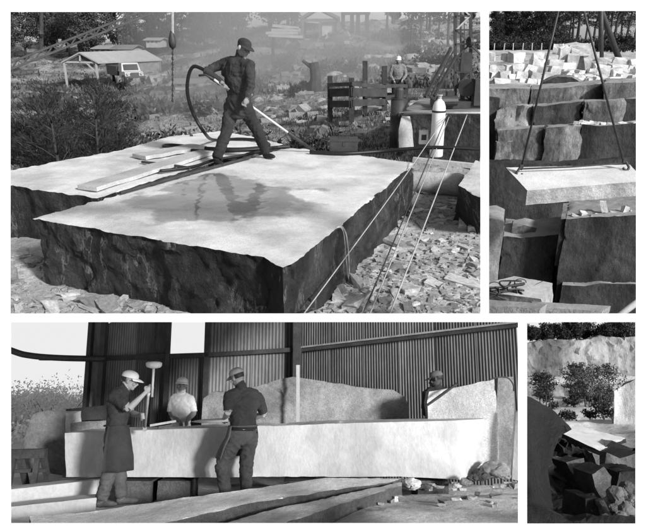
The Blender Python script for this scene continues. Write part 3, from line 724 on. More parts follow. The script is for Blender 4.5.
MB().tube([la + Vector((-.0, 0, .0)), la + Vector((-.12, .03, .06)), la + Vector((-.22, .05, .05))], .016, 8).build('handle', IRON, lt, smooth=True)
MB().box(la.lerp(lb, .18) + Vector((0, 0, .03)), (.05, .04, .07)).build('valve', IRON, lt)

# water running off the slab edge
wm = bpy.data.materials.new('falling water'); wm.use_nodes = True; pb = wm.node_tree.nodes['Principled BSDF']; pb.inputs['Roughness'].default_value = .12; pb.inputs['Transmission Weight'].default_value = .7; pb.inputs['IOR'].default_value = 1.33; pb.inputs['Base Color'].default_value = (.95, .95, .95, 1)
m = MB(); e0 = U.z(341, 226, .7)
for k in range(3):
    o_ = Vector((.008 * k - .03, .02 * k - .05, 0)); s_ = rnd.uniform(.8, 1.15); w_ = rnd.uniform(-.02, .02)
    m.tube(spline([e0 + o_ + Vector((-.02, -.01, .002)), e0 + o_ + Vector((.035, 0, -.01)), e0 + o_ + Vector((.075 * s_, -.03 + w_, -.1)), e0 + o_ + Vector((.10 * s_, -.04, -.34)), e0 + o_ + Vector((.11 * s_ + w_, -.05, rnd.uniform(-.66, -.45)))], 4), [.0036 - .00012 * i + .001 * math.sin(i * 1.7 + k) for i in range(17)], 6)
props(m.build('water_stream', wm, smooth=True, base=e0 - Vector((0, 0, .7))), 'thin stream of water spilling over the wet slab\'s right edge', 'water')

# guy ropes running from the near ground up to the rig
def cable(pa, za, pb, yb, r_, mat, label, sag=.04):
    a = U.z(*pa, za); b = U.y(*pb, yb); mid = a.lerp(b, .5) - Vector((0, 0, sag))
    props(MB().tube(spline([a, mid, b], 8), r_, 6).build('cable', mat, smooth=True, base=a), label, 'cable')
cable((304, 313.5), .25, (447, 115), 11.2, .006, ROPE, 'thin pale cable slanting across the slab\'s right flank')
cable((362, 316), .05, (446, 117), 11.25, 0.008, IRON, 'dark cable beside the twin pale ropes, close to the slab', .02)
cable((369, 316), .05, (449, 117), 11.25, 0.008, M('grey wire', .3, .2, 20, bump=.2), 'grey cable in the middle of the three by the slab', .02)
cable((389, 316), .03, (467, 115), 11.25, 0.009, ROPE, 'pale rope farthest from the slab of the three running to the rig', .01)

# block under the rig, with the things before it
bt = [U.y(u, v, y) for u, v, y in ((398, 113, 12.3), (440, 112, 12.0), (484, 114, 11.8), (484, 100, 14.5), (420, 98, 15.0))]
stone('quarry_block', 'dark uncut stone block the drilling rig stands on', 'block', bt, [Vector((p.x, p.y, -.1)) for p in bt], [M('dusty stone top', .2, .4, 2), SIDE], res=.09, side=.07, seed=6)
lt_ = [U.y(u, v, 11.95) for u, v in ((399, 150), (414, 150), (412, 128), (410, 116), (402, 115), (399, 130))]
stone('rock', 'pale upright lump of stone leaning on the rig\'s block', 'rock', lt_, back(lt_, .3), [M('pale rock', .5, .25, 3), SIDE], res=.06, side=.03, seed=8)
def standing(u, v0, v1, y, r_, prof, name, label, cat, mat, smooth=True):
    b0 = U.y(u, v0, y); h = U.y(u, v1, y).z - b0.z
    t = thing(name, label, cat, b0); MB().lathe(b0, [(r_ * a, h * z) for a, z in prof], 20).build('body', mat, t, smooth=smooth); return t, b0, h
t, b0, h = standing(436, 156.5, 99, 11.3, .12, ((.85, 0), (1, .02), (1, .8), (.93, .88), (.7, .95), (.35, .985), (.3, 1)), 'gas_cylinder', 'tall white gas cylinder standing against the rig\'s block', 'cylinder', M('white enamel', .75, .08, 4, rough=.4, bump=.05))
MB().lathe(b0 + Vector((0, 0, h)), [(.035, 0), (.035, .05), (.05, .055), (.05, .07), (.02, .075)], 10).build('valve', STEEL, t)
MB().lathe(b0 + Vector((0, 0, h * .775)), [(.123, 0), (.126, .005), (.126, .03), (.123, .035)], 20).build('band', IRON, t)
t, b0, h = standing(397, 147, 99, 12.6, .16, ((1, 0), (1, .32), (1.05, .33), (1.05, .35), (1, .36), (1, .65), (1.05, .66), (1.05, .68), (1, .69), (1, 1)), 'steel_drum', 'dark steel drum standing by the pale lump of stone', 'drum', IRON)
MB().lathe(b0 + Vector((0, 0, h)), [(.165, 0), (.165, .02), (.15, .02), (.15, .01)], 20).build('rim', IRON, t)
MB().lathe(b0 + Vector((.0, 0, h + .012)), [(.09, 0), (.09, .16), (.07, .2), (.03, .22)], 14).build('cap', IRON, t)
tc_ = thing('tin_can', 'pale rectangular fuel tin beside the white gas cylinder', 'can', U.y(423.5, 144, 11.5))
c = U.y(423.5, 137, 11.5); MB().box(c, (.155, .1, .25)).build('body', M('pale tin', .6, .15, 6, rough=.45, bump=.1), tc_)
MB().tube([c + Vector((-.05, 0, .13)), c + Vector((-.03, 0, .17)), c + Vector((.03, 0, .17)), c + Vector((.05, 0, .13))], .008, 6).build('handle', IRON, tc_); MB().box(c + Vector((0, -.052, 0)), (.09, .004, .1)).build('label', IRON, tc_)
bx = thing('tool_box', 'dark tool box at the slab\'s far edge', 'box', U.z(344, 155, .7))
c = U.z(344, 154, .7); MB().box(c + Vector((0, .12, .1)), (.43, .3, .2)).build('body', IRON, bx); MB().box(c + Vector((0, .12, .215)), (.45, .32, .03)).build('lid', IRON, bx); MB().tube([c + Vector((-.08, .12, .23)), c + Vector((-.08, .12, .28)), c + Vector((.08, .12, .28)), c + Vector((.08, .12, .23))], .01, 6).build('handle', IRON, bx); MB().box(c + Vector((0, -.035, .16)), (.05, .01, .06)).build('latch', IRON, bx)
hh = [U.z(310, 152, .735), U.z(345, 153.5, .735), U.z(380, 151.5, .735), U.y(405, 149.2, 9.8), U.y(440, 147.5, 9.7), U.y(484, 149.6, 9.6)]
props(MB().tube(spline(hh, 8), .03, 8).build('hose', RUBBER, smooth=True, base=hh[0]), 'heavy black hose strung from the slab past the gas cylinder', 'hose')
props(MB().tube([U.y(404, 113.5, 11.9), U.y(450, 113, 11.6), U.y(484, 113, 11.4)], .018, 8).build('pipe', STEEL, smooth=True, base=U.y(404, 113.5, 11.9)), 'thin bright pipe along the top of the rig\'s block', 'pipe')
pl = MB().bar(U.y(413, 159.5, 10.3) , U.y(484, 167, 10), .12, .07); props(pl.build('timber', WOODP, base=U.y(413, 159.5, 10.3)), 'pale squared timber behind the log beside the slab', 'timber')
a, b = U.z(410, 181, .18), U.z(462, 185, .18); m = MB(); n_ = 10
m.tube([a.lerp(b, k / n_) + Vector((0, 0, .006 * math.sin(3 * k))) for k in range(n_ + 1)], [.185 + .008 * math.sin(2.3 * k) for k in range(n_ + 1)], 20)
props(m.build('log', M('peeled log', .4, .3, 3, bump=.5, bsc=20), smooth=True, base=a - Vector((0, 0, .18))), 'short peeled log lying beyond the slab\'s right corner', 'log')
rb = [U.z(*q, .62) for q in ((458, 186), (478, 196), (484, 198), (484, 162), (476, 160))]
rbb = [U.z(*q, -.06) for q in ((453, 224), (478, 238), (484.5, 240), (484.5, 200), (470, 196))]
stone('rock', 'big pale-topped rock with dark grooved flank beside the log', 'rock', rb, rbb, [M('pale rock', .5, .25, 3), SIDE], res=.06, side=.05, seed=9)

# drilling rig
rg = thing('drilling_rig', 'lattice drilling mast with braced struts on the dark stone block', 'drilling rig', U.y(463, 100, 13.2))
ry = 13.0
for u in (455.5, 471):
    for d in (0, .3):
        MB().bar(U.y(u, 103, ry + d), U.y(u - .5, -12, ry + d), .055 if d == 0 else .04).build('mast_leg', IRON, rg)
k = 0
for v in range(100, -12, -14):
    a = U.y(456 if k % 2 else 470, v, ry - .02); b = U.y(470 if k % 2 else 456, v - 14, ry - .02); MB().bar(a, b, .03).build('lattice_bar', STEEL if v < 40 else IRON, rg); MB().bar(U.y(456, v, ry - .03), U.y(470, v, ry - .03), .03).build('cross_bar', IRON, rg); k += 1
for a, b, r_ in (((451, 48), (425, 97), .045), ((456, 56), (434, 96), .045), ((453, 52), (430, 97), .02), ((472, 46), (484, 58), .03)):
    MB().bar(U.y(*a, ry - .1), U.y(*b, ry - .9 if b[0] < 470 else ry), r_ * 1.05).build('strut', IRON, rg)
MB().tube([U.y(462.5, 100, ry + .1), U.y(462, -12, ry + .1)], .05, 8).build('drill_rod', M('mid steel', .2, .3, 6, rough=.5), rg, smooth=True)
MB().lathe(U.y(467, 88, ry - .15), [(.02, -.03), (.17, -.03), (.17, .03), (.02, .03)], 20, axis=(.3, 1, 0)).build('wheel', IRON, rg)
MB().box(U.y(465, 62, ry + .05), (.2, .2, .36)).build('motor', IRON, rg); MB().lathe(U.y(470, 42, ry - .05), [(.08, -.03), (.1, -.03), (.1, .03), (.08, .03)], 16, axis=(1, .3, 0)).build('pulley', IRON, rg)
MB().box(U.y(460, 103, ry + .1), (1.1, .8, .14)).build('base_frame', IRON, rg); MB().box(U.y(450, 96, ry - .3), (.14, .2, .18)).build('gear_box', IRON, rg); MB().box(U.y(478, 92, ry - .2), (.2, .3, .5)).build('engine', IRON, rg); MB().lathe(U.y(447, 101, ry - .4), [(.1, -.2), (.1, .2)], 12, axis=(1, .2, 0)).build('winch_drum', IRON, rg)

# timber crib behind the slab
PY = 16.5; pn = thing('timber_crib', 'open crib of dark posts and rails on the slope behind the slab', 'crib', U.y(352, 118, PY))
for u, v0, v1, d in ((330, 122, 76, 0), (351.5, 122, 78, -.5), (365, 118, 61, 1.4), (384.5, 118, 66, .6), (405.5, 112, 85, 1.2)):
    MB().bar(U.y(u, v0, PY + d), U.y(u, v1, PY + d), .13, up=Vector((0, 1, 0))).build('post', WOODD, pn)
for a, b, da, db, w_ in (((328, 85), (353, 84), -.1, -.6, .09), ((351, 84), (386, 87), -.6, .5, .09), ((330, 93), (352, 92), -.08, -.58, .2), ((352, 92), (386, 93), -.58, .52, .2), ((330, 104), (352, 104), -.08, -.58, .16), ((352, 103), (385, 102), -.58, .52, .16), ((385, 86), (407, 86), .5, 1.1, .09), ((385, 98), (406, 97), .5, 1.1, .13), ((330, 86), (366, 82), .1, 1.3, .08), ((365, 96), (405, 95), 1.3, 1.1, .14)):
    MB().bar(U.y(*a, PY + da), U.y(*b, PY + db), .06, w_).build('rail', WOODD, pn)
# worker behind the crib
wy = 22.0; q0 = U.y(397, 96, wy); gzz = gz(q0.x, wy); hsc = 1.0
def W(x, y, z): return Vector((q0.x + x, wy + y, q0.z - .45 + z))
person('distant worker in pale hard hat standing behind the timber crib', dict(head=W(0, -.02, 1.62), neck=W(0, 0, 1.46), shL=W(-.19, 0, 1.41), shR=W(.19, 0, 1.41), elL=W(-.27, -.05, 1.14), elR=W(.27, -.05, 1.14), haL=W(-.16, -.22, .98), haR=W(.14, -.22, 1.0), hipL=W(-.09, 0, .93), hipR=W(.09, 0, .93), knL=W(-.1, -.02, .5), knR=W(.1, -.02, .5), anL=W(-.11, 0, .08), anR=W(.11, 0, .08), toeL=W(-.12, -.3, 0), toeR=W(.12, -.3, 0)), (-.2, -1, -.1), [SKIN, M('grey work shirt', .16, .2, 5), DARKT, BOOT], cap=(M('pale hard hat', .7, .05), 'hard'))
bk = onhill(315, 24); bk = U.y(315, 86, 26); t = thing('tree_stump', 'dark charred stump on the slope left of the crib', 'stump', bk)
MB().tube([bk - Vector((0, 0, .3)), bk + Vector((.02, 0, .4)), bk + Vector((-.05, 0, .9))], [.28, .22, .2], 9).build('trunk', WOODD, t); MB().tube([bk + Vector((-.1, 0, .7)), bk + Vector((-.5, 0, .98))], [.1, .05], 6).build('root', WOODD, t)

# shed, lorry, far sheds on the valley floor
SY = 57.0
sh_ = thing('open_shed', 'open-sided shed with pale pitched roof on the valley floor', 'shed', U.y(98, 87, SY))
c0, c1 = U.y(64, 62, SY), U.y(96, 62.5, SY); ap_ = U.y(80, 53.5, SY); dep = Vector((4.2, 5.5, 0)); PALE_R = M('pale sheet roof', .27, .1, 2, rough=.6, bump=.2); GREYW = M('grey boards', .16, .3, 3)
m = MB(); th_ = Vector((0, 0, .12)); m.hexa([c1 + Vector((.25, -.2, -.1)), c1 + dep + Vector((.25, 0, -.1)), ap_ + dep, ap_ + Vector((0, -.2, 0))], [c1 + Vector((.25, -.2, -.1)) + th_, c1 + dep + Vector((.25, 0, -.1)) + th_, ap_ + dep + th_, ap_ + Vector((0, -.2, 0)) + th_])
m.hexa([ap_ + Vector((0, -.2, 0)), ap_ + dep, c0 + dep, c0 + Vector((-.2, -.2, -.1))], [ap_ + Vector((0, -.2, 0)) + th_, ap_ + dep + th_, c0 + dep + th_, c0 + Vector((-.2, -.2, -.1)) + th_]); m.build('roof', PALE_R, sh_)
WT = M('pale timber', .32, .15, 3)
for a, b in ((c0, ap_), (c1, ap_), (c0, c1), ((c0 + c1) * .5, ap_)): MB().bar(a, b, .14).build('truss_bar', WT, sh_)
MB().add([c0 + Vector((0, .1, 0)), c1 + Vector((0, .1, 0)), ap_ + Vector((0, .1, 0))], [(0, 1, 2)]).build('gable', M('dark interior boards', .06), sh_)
for p in (c0, c1, c0 + dep, c1 + dep, c1 + dep * .5):
    gzp = gz(p.x, p.y) - .3; MB().bar(Vector((p.x, p.y, gzp)), p, .16, up=Vector((0, 1, 0))).build('post', WT if p.y == SY else GREYW, sh_)
MB().bar(c1 - Vector((0, 0, .9)), c1 - Vector((.9, 0, 0)), .1).build('brace', WT, sh_)
bw_ = [c1 + dep * .15, c1 + dep]; MB().hexa([Vector((p.x, p.y, gz(p.x, p.y) - .3)) for p in (bw_[0], bw_[1])] + [Vector((p.x - .1, p.y, gz(p.x, p.y) - .3)) for p in (bw_[1], bw_[0])], [bw_[0], bw_[1], bw_[1] - Vector((.1, 0, 0)), bw_[0] - Vector((.1, 0, 0))]).build('wall', GREYW, sh_)
# lorry
ly = 54.0; q = U.y(131, 83, ly); lo = thing('lorry', 'small pale lorry parked beside the open shed', 'lorry', q); PAINT = M('pale lorry paint', .36, .1, 3, rough=.4, bump=0); GLS = M('dark glass', .03, .1, 3, rough=.1, bump=0)
rot = Matrix.Rotation(R(35), 3, 'Z')
def LQ(x, y, z): return q + rot @ Vector((x, y, z))
MB().hexa([LQ(*p) for p in ((-.8, -1.2, .45), (.8, -1.2, .45), (.8, .4, .45), (-.8, .4, .45))], [LQ(*p) for p in ((-.75, -.95, .95), (.75, -.95, .95), (.75, .4, 1.0), (-.75, .4, 1.0))]).build('hood', PAINT, lo)
MB().hexa([LQ(*p) for p in ((-.8, -.4, .95), (.8, -.4, .95), (.8, .6, .95), (-.8, .6, .95))], [LQ(*p) for p in ((-.68, -.15, 1.6), (.68, -.15, 1.6), (.68, .6, 1.6), (-.68, .6, 1.6))]).build('cab', PAINT, lo)
MB().hexa([LQ(*p) for p in ((-.62, -.40, 1.05), (.62, -.40, 1.05), (.62, -.38, 1.05), (-.62, -.38, 1.05))], [LQ(*p) for p in ((-.6, -.21, 1.5), (.6, -.21, 1.5), (.6, -.18, 1.5), (-.6, -.18, 1.5))]).build('windscreen', GLS, lo)
MB().box(LQ(0, 2.0, .95), (1.8, 2.7, .75), rot).build('cargo_bed', IRON, lo); MB().box(LQ(0, -1.24, .55), (1.7, .1, .14), rot).build('bumper', IRON, lo); MB().box(LQ(0, -1.17, .75), (.7, .05, .28), rot).build('grille', IRON, lo)
for sx in (-.78, .78):
    for sy in (-.75, 2.3):
        wh = MB().lathe(LQ(sx, sy, .36), [(.2, -.1), (.36, -.1), (.36, .1), (.2, .1)], 14, axis=rot @ Vector((1, 0, 0))).build('wheel', RUBBER, lo); MB().lathe(LQ(sx, sy, .36), [(.05, -.11), (.19, -.11), (.19, .11), (.05, .11)], 10, axis=rot @ Vector((1, 0, 0))).build('rim', STEEL, wh)
    MB().lathe(LQ(sx * .75, -1.16, .8), [(.1, -.03), (.1, .03)], 10, axis=rot @ Vector((0, -1, 0))).build('headlight', STEEL, lo)
def hut(name, label, u0, u1, v0, v1, y, dep_, wm_, rm, gable=False):
    a, b = U.y(u0, v0, y), U.y(u1, v0, y); hz = U.y(u0, v1, y).z; t = thing(name, label, 'building', (a + b) * .5)
    D_ = Vector((0, dep_, 0)); wl = hz - (hz - a.z) * .35
    MB().hexa([a - Vector((0, 0, .5)), b - Vector((0, 0, .5)), b + D_ - Vector((0, 0, .5)), a + D_ - Vector((0, 0, .5))], [Vector((p.x, p.y, wl)) for p in (a, b, b + D_, a + D_)]).build('wall', wm_, t)
    e = Vector((.3, 0, 0)); m_ = MB(); w0, w1, w2, w3 = [Vector((p.x, p.y, wl)) for p in (a - e, b + e, b + e + D_, a - e + D_)]
    r0, r1 = Vector((a.x - .3, a.y + dep_ / 2, hz)), Vector((b.x + .3, a.y + dep_ / 2, hz)); f_ = Vector((0, -.25, -.03)); d2 = Vector((0, 0, .08))
    m_.hexa([w0 + f_, w1 + f_, r1, r0], [w0 + f_ + d2, w1 + f_ + d2, r1 + d2, r0 + d2]); m_.hexa([r0, r1, w2, w3], [r0 + d2, r1 + d2, w2 + d2, w3 + d2]); m_.build('roof', rm, t)
    n_ = 3
    for k in range(n_):
        c_ = a.lerp(b, (k + .6) / (n_ + .2)); MB().box((c_.x, c_.y - .02, a.z + (wl - a.z) * .5), ((b.x - a.x) * .16, .06, (wl - a.z) * .45)).build('window', GLS, t)
hut('far_hut', 'low far hut with pale roof behind the open shed', 94, 112, 53, 46.5, 78, 5, GREYW, PALE_R)
hut('far_hut', 'long far hut with grey front beside the low pale-roofed one', 113, 131, 55, 46, 76, 5, M('pale boards', .3, .2, 2), GREYW)
hut('far_hut', 'small pale hut standing under the dark trees', 146, 159, 43.5, 38.5, 84, 4, M('pale boards', .3), PALE_R)
hut('far_hut', 'flat pale hut right of the hanging hook', 175, 200, 87, 81, 40, 2, M('white boards', .55), PALE_R)
# frame house on the crest
HY = 62.0; ho = thing('frame_house', 'unfinished frame house with gable roof on the hill crest', 'house', U.y(320, 34, HY))
a, b, p = U.y(300, 20.5, HY), U.y(340, 20, HY), U.y(318, 9, HY); D_ = Vector((0, 6, 0))
for s0, s1 in ((a, p), (b, p)):
    MB().hexa([s0 + Vector((0, -.3, 0)), p + Vector((0, -.3, 0)), p + D_, s0 + D_], [q_ + Vector((0, 0, .25)) for q_ in (s0 + Vector((0, -.3, 0)), p + Vector((0, -.3, 0)), p + D_, s0 + D_)]).build('roof', GREYW, ho)
MB().bar(a, b, .25).build('beam', GREYW, ho)
for u in (303, 320, 338):
    for dy in (0, 6): MB().bar(U.y(u, 38, HY) + Vector((0, dy, -.6)), U.y(u, 20.3, HY) + Vector((0, dy, 0)), .22, up=Vector((0, 1, 0))).build('post', GREYW, ho)
MB().hexa([U.y(322, 36, HY + .3), U.y(339, 35, HY + .3), U.y(339, 35, HY + .4), U.y(322, 36, HY + .4)], [U.y(322, 22, HY + .3), U.y(339, 22, HY + .3), U.y(339, 22, HY + .4), U.y(322, 22, HY + .4)]).build('wall_panel', M('white boards', .55), ho)
gt = thing('timber_gantry', 'row of tall bare timber posts beside the frame house', 'gantry', U.y(355, 32, HY))
for u in (343, 352, 358, 367): MB().bar(U.y(u, 38, HY), U.y(u, 11, HY), .35, up=Vector((0, 1, 0))).build('post', WOODD, gt)
MB().bar(U.y(341, 13.5, HY - .2), U.y(370, 13, HY - .2), .3).build('beam', WOODD, gt)
pw = U.y(285, 38, 46); m = MB(); 
for k in range(4): m.box(pw + Vector((rnd.uniform(-.3, .3), 0, .15 + .2 * k)), (2.4 - .2 * k, .5, .18), Matrix.Rotation(rnd.gauss(0, .06), 3, 'Y'))
ps_ = thing('plank_stack', 'stack of pale boards on the slope below the frame house', 'boards', pw)
for k in range(4): MB().box(pw + Vector((rnd.uniform(-.2, .2), 0, .12 + .2 * k)), (2.4 - .2 * k, .5, .18), Matrix.Rotation(rnd.gauss(0, .05), 3, 'Y')).build('board', M('white boards', .55), ps_)

# derrick boom, hook and poles
BY = 24.0; bo = thing('derrick_boom', 'dark lattice derrick boom slanting up across the valley', 'boom', U.y(-5, 73, BY))
ch = [((-6, 69), (150, 8)), ((-6, 76), (150, 14))]
for a, b in ch: MB().bar(U.y(*a, BY), U.y(*b, BY), .07).build('chord', M('grey boom steel', .09), bo)
for k in range(26):
    t0, t1 = k / 26, (k + 1) / 26; p = U.y(*ch[k % 2][0], BY).lerp(U.y(*ch[k % 2][1], BY), t0); q = U.y(*ch[1 - k % 2][0], BY).lerp(U.y(*ch[1 - k % 2][1], BY), t1); MB().bar(p, q, .045).build('lacing', M('grey boom steel', .09), bo)
hk = thing('crane_hook', 'heavy hook block hanging on a chain over the valley', 'hook', U.y(172, 104, 15)); HKY = 15.0
MB().tube([U.y(172.6, -10, HKY), U.y(172.5, 36, HKY)], .03, 6).build('cable', STEEL, hk)
MB().lathe(U.y(172.5, 44, HKY), [(.02, -.1), (.07, -.07), (.09, .03), (.08, .12), (.05, .22), (.025, .28)], 12).build('hook_block', IRON, hk, smooth=True)
for k in range(22):
    a = U.y(172.6, 46 + k * 2.6, HKY); MB().ell(a, (.028 if k % 2 else .015, .015 if k % 2 else .028, .042), None, 6, 4).build('chain_link', IRON, hk)
po = thing('utility_pole', 'dark pole standing among the trees at the valley\'s end', 'pole', U.y(41, 47, 60)); MB().tube([U.y(41, 49, 60), U.y(41.5, 0, 60)], [.22, .16], 8).build('shaft', WOODD, po); MB().lathe(U.y(41, 34, 59.8), [(.1, -.3), (.3, 0), (.1, .3)], 8).build('transformer', IRON, po)

# plants: young pines before the valley, weeds, trees along the skyline
for k, (u, v, y, h_) in enumerate(((22, 128, 10.6, 1.1), (47, 88, 9.8, 1.75), (60, 100, 10.4, 1.5), (88, 88, 10.5, 1.75), (97, 92, 10.9, 1.6), (112, 104, 11.2, 1.25), (34, 110, 10.2, 1.3), (75, 112, 10.7, 1.25))):
    tp = U.y(u, v, y); b0 = Vector((tp.x, y, tp.z - h_)); 
    tree('young_pine', ('bushy young pine behind the dry slab\'s left end', 'tallest young pine with a long-needled leader', 'slim young pine between two bushy ones', 'dark young pine in front of the open shed', 'young pine with tufted tips before the shed wall', 'short young pine below the lorry', 'spreading young pine at the edge of the thicket', 'low young pine in the middle of the thicket')[k], 'tree', b0, h_, 'sapling', 100 + k, rad=.42, n=1500, leaf=.11, mat=LEAF_D, group='young pines behind the dry slab', bare=.12)
for k in range(80):
    u = rnd.uniform(110, 335); y = rnd.uniform(11.5, 15); p = onhill(u, y); h_ = rnd.uniform(.35, .85)
    if u < 200: p.z = max(p.z, U.y(u, 160, y).z - .1)
    weed('weed', 'dark straggly weed growing behind the slabs', p, h_, 300 + k, LEAF_D if k % 3 else LEAF_M, 'weeds behind the slabs')
for k in range(26):
    u = rnd.uniform(-4, 130); y = rnd.uniform(12, 19); p = onhill(u, y)
    p.z = max(p.z, U.y(u, 165, y).z); bush('bush', 'dark low bush in the thicket behind the dry slab', 'bush', p, rnd.uniform(.4, .8), rnd.uniform(.4, .9), 400 + k, 700, .1, LEAF_D if k % 2 else LEAF_M, 'bushes in the thicket')
tl = []
for k in range(16): tl.append((rnd.uniform(128, 212), rnd.uniform(88, 112), 44, rnd.uniform(7, 11), 'pine', LEAF_D))
for k in range(9): tl.append((rnd.uniform(-5, 90), rnd.uniform(92, 125), 46, rnd.uniform(5, 9), 'leafy', LEAF_M))
for k in range(6): tl.append((rnd.uniform(60, 130), rnd.uniform(85, 100), 44, rnd.uniform(6, 9), 'leafy', LEAF_M))
for k in range(8): tl.append((rnd.uniform(200, 296), rnd.uniform(80, 105), 42, rnd.uniform(5, 8), 'leafy', LEAF_M))
for k in range(8): tl.append((rnd.uniform(376, 466), rnd.uniform(85, 110), 36, rnd.uniform(5, 9), 'leafy', LEAF_M))
for k, (u, y, v, h_, kd, mt) in enumerate(tl):
    p = onhill(u, y); lab_ = 'dark tall conifer in the clump behind the far huts' if kd == 'pine' else ('grey leafy tree on the skyline left of the dark conifers' if u < 130 else 'grey leafy tree in the dust behind the torch man' if u < 300 else 'grey leafy tree on the crest behind the rig')
    tree('conifer' if kd == 'pine' else 'leafy_tree', lab_, 'tree', p, h_, kd, 500 + k, rad=h_ * (.22 if kd == 'pine' else .33), n=7000, leaf=.26, mat=mt, group=lab_.replace('tree', 'trees', 1) if 'tree' in lab_ else 'conifers behind the far huts', bare=.05 if kd == 'pine' else .2)
for k in range(16):
    u = rnd.uniform(205, 300) if k < 7 else rnd.uniform(372, 470); y = rnd.uniform(46, 62) if k < 7 else rnd.uniform(44, 78); p = onhill(u, y); lab_ = 'thin almost bare tree in the dust above the torch man' if k < 7 else 'thin almost bare tree on the bank behind the rig'
    tree('bare_tree', lab_, 'tree', p, rnd.uniform(4, 7), 'leafy', 560 + k, rad=1.3, n=260, leaf=.25, mat=LEAF_D, group='bare trees above the torch man' if k < 7 else 'bare trees behind the rig', bare=.3)
# scrub and broken rock on the hillside
for k in range(40):
    u = rnd.uniform(205, 474); y = rnd.uniform(24, 60); p = onhill(u, y); s = rnd.uniform(.25, .6) * y / 26
    bush('scrub_bush', 'low grey scrub on the dug hillside', 'bush', p, s, s * .8, 700 + k, 350, .22, LEAF_M if k % 3 else LEAF_D, 'scrub on the hillside')
rocks = [boulder_mesh('hill rock', 60 + k, 10) for k in range(5)]; HR = M('hill rock', .3, .3, 2)
for m_ in rocks: m_.materials.append(HR)
for k in range(110):
    u = rnd.uniform(200, 478) if k < 85 else rnd.uniform(0, 200); y = rnd.uniform(15, 50); p = onhill(u, y); s = rnd.uniform(.12, .5) * y / 22
    o = bpy.data.objects.new('hillside_rock', rocks[k % 5]); COL.objects.link(o); o.matrix_world = U.M @ Matrix.Translation(p) @ Matrix.Rotation(rnd.uniform(0, 6), 4, 'Z') @ Matrix.Diagonal((s * 1.3, s, s * .8, 1)); props(o, 'loose pale rock lying on the dug hillside', 'rock', 'rocks on the hillside')

# dry grass and stalks over the slope and the valley floor
def grass(name, label, n, seed, mat, u0, u1, y0, y1, L_, W_):
    r = random.Random(seed); C_ = []; D_ = []
    for _ in range(n):
        u = r.uniform(u0, u1); y = y0 * (y1 / y0) ** r.random()
        if noise.noise(Vector((u * .03, y * .25, seed))) < -.1: continue
        p = onhill(u, y); C_.append(tuple(p)); D_.append((r.gauss(0, .5), r.gauss(0, .5), 1.0))
    C_ = np.array(C_); sc_ = C_[:, 1:2] / 20
    me = leaf_mesh(name, C_, np.array(D_), L_, W_, seed); o = link_mesh(name, me, mat); props(o, label, 'grass', kind='stuff')
grass('dry_grass', 'dark dead grass and stalks on the slope', 34000, 11, LEAF_D, -6, 482, 12, 34, .15, .012)
grass('dry_grass', 'pale dry grass on the slope', 22000, 12, M('straw', .3, .3, 2, bump=0), -6, 482, 12, 34, .13, .012)
grass('low_scrub', 'low dark scrub cover farther up the hillside', 16000, 13, LEAF_M, -6, 478, 26, 100, .34, .16)
rb_ = MB(); r2 = random.Random(5)
for _ in range(2600):
    u = r2.uniform(150, 481); y = 13 * (62 / 13) ** r2.random()
    if noise.noise(Vector((u * .02, y * .12, 3.3))) < .08: continue
    p = onhill(u, y); s = abs(r2.gauss(0, .0045)) * y + .003 * y; rb_.box(p, (s * 1.5, s * 1.2, s), Matrix.Rotation(r2.uniform(0, 3), 3, 'Z') @ Matrix.Rotation(r2.gauss(0, .5), 3, 'X'))
props(rb_.build('rubble', M('hill rubble', .2, .6, .35, bump=.5, bsc=4)), 'broken rock and rubble strewn over the dug hillside', 'rubble', kind='stuff')
# dust thrown up by the torch, drifting behind the man
vm = bpy.data.materials.new('drifting dust'); vm.use_nodes = True; q = vm.node_tree; q.nodes.clear(); pv = q.nodes.new('ShaderNodeVolumePrincipled'); pv.inputs['Color'].default_value = (.9, .9, .9, 1); pv.inputs['Density'].default_value = .034; pv.inputs['Anisotropy'].default_value = .2; ou = q.nodes.new('ShaderNodeOutputMaterial'); q.links.new(pv.outputs[0], ou.inputs['Volume'])
def dust(c, rad, label):
    o = MB().ell(c, rad, None, 32, 20).build('dust_cloud', vm, smooth=True); props(o, label, 'dust', kind='stuff')
dust(U.y(268, 46, 30), (6.0, 11, 6.2), 'pale dust drifting over the valley behind the torch man')
dust(U.y(325, 66, 40), (9, 11, 6.5), 'thin dust hanging over the hillside behind the crib')

# ================================================================== the stepped quarry: hanging block, ledges, stone heap
FR[0] = U = UPP
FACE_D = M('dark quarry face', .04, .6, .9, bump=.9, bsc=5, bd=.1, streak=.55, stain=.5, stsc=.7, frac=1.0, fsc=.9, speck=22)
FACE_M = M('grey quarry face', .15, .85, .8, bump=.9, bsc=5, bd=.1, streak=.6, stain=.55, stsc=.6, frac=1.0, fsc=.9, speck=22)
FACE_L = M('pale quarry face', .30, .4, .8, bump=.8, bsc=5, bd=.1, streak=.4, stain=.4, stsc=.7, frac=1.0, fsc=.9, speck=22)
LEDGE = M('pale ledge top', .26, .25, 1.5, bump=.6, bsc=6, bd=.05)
WHITE = M('white quarried stone', .58, .22, 1.2, orand=.3, speck=14, bump=.5, bsc=6, bd=.04, stain=.3, stsc=.8)
LB = 317.5                                    # lowest sight line of this place
def ledge(label, tops, dep, vb, mats, seed, name='rock_ledge', cat='rock', res=.16, side=.14, yb=0, ledge_=.0, cap=.03, slope=0.0):
    f = [U.y(u, v, y) for u, v, y in tops]; bk = [Vector((p.x * (1 + dep / p.y), p.y + dep, p.z + slope)) for p in reversed(f)]
    bt = []
    for (u, v, y), p in zip(tops, f):
        z = U.y(u, vb, y).z; bt.append(Vector((p.x, p.y - yb, z)))
    bb = [Vector((p.x, p.y, b.z)) for p, b in zip(bk, reversed(bt))]
    return stone(name, label, cat, f + bk, bt + bb, mats, res=res, side=side, seed=seed, sf=.8, cap=cap, ledge=ledge_)
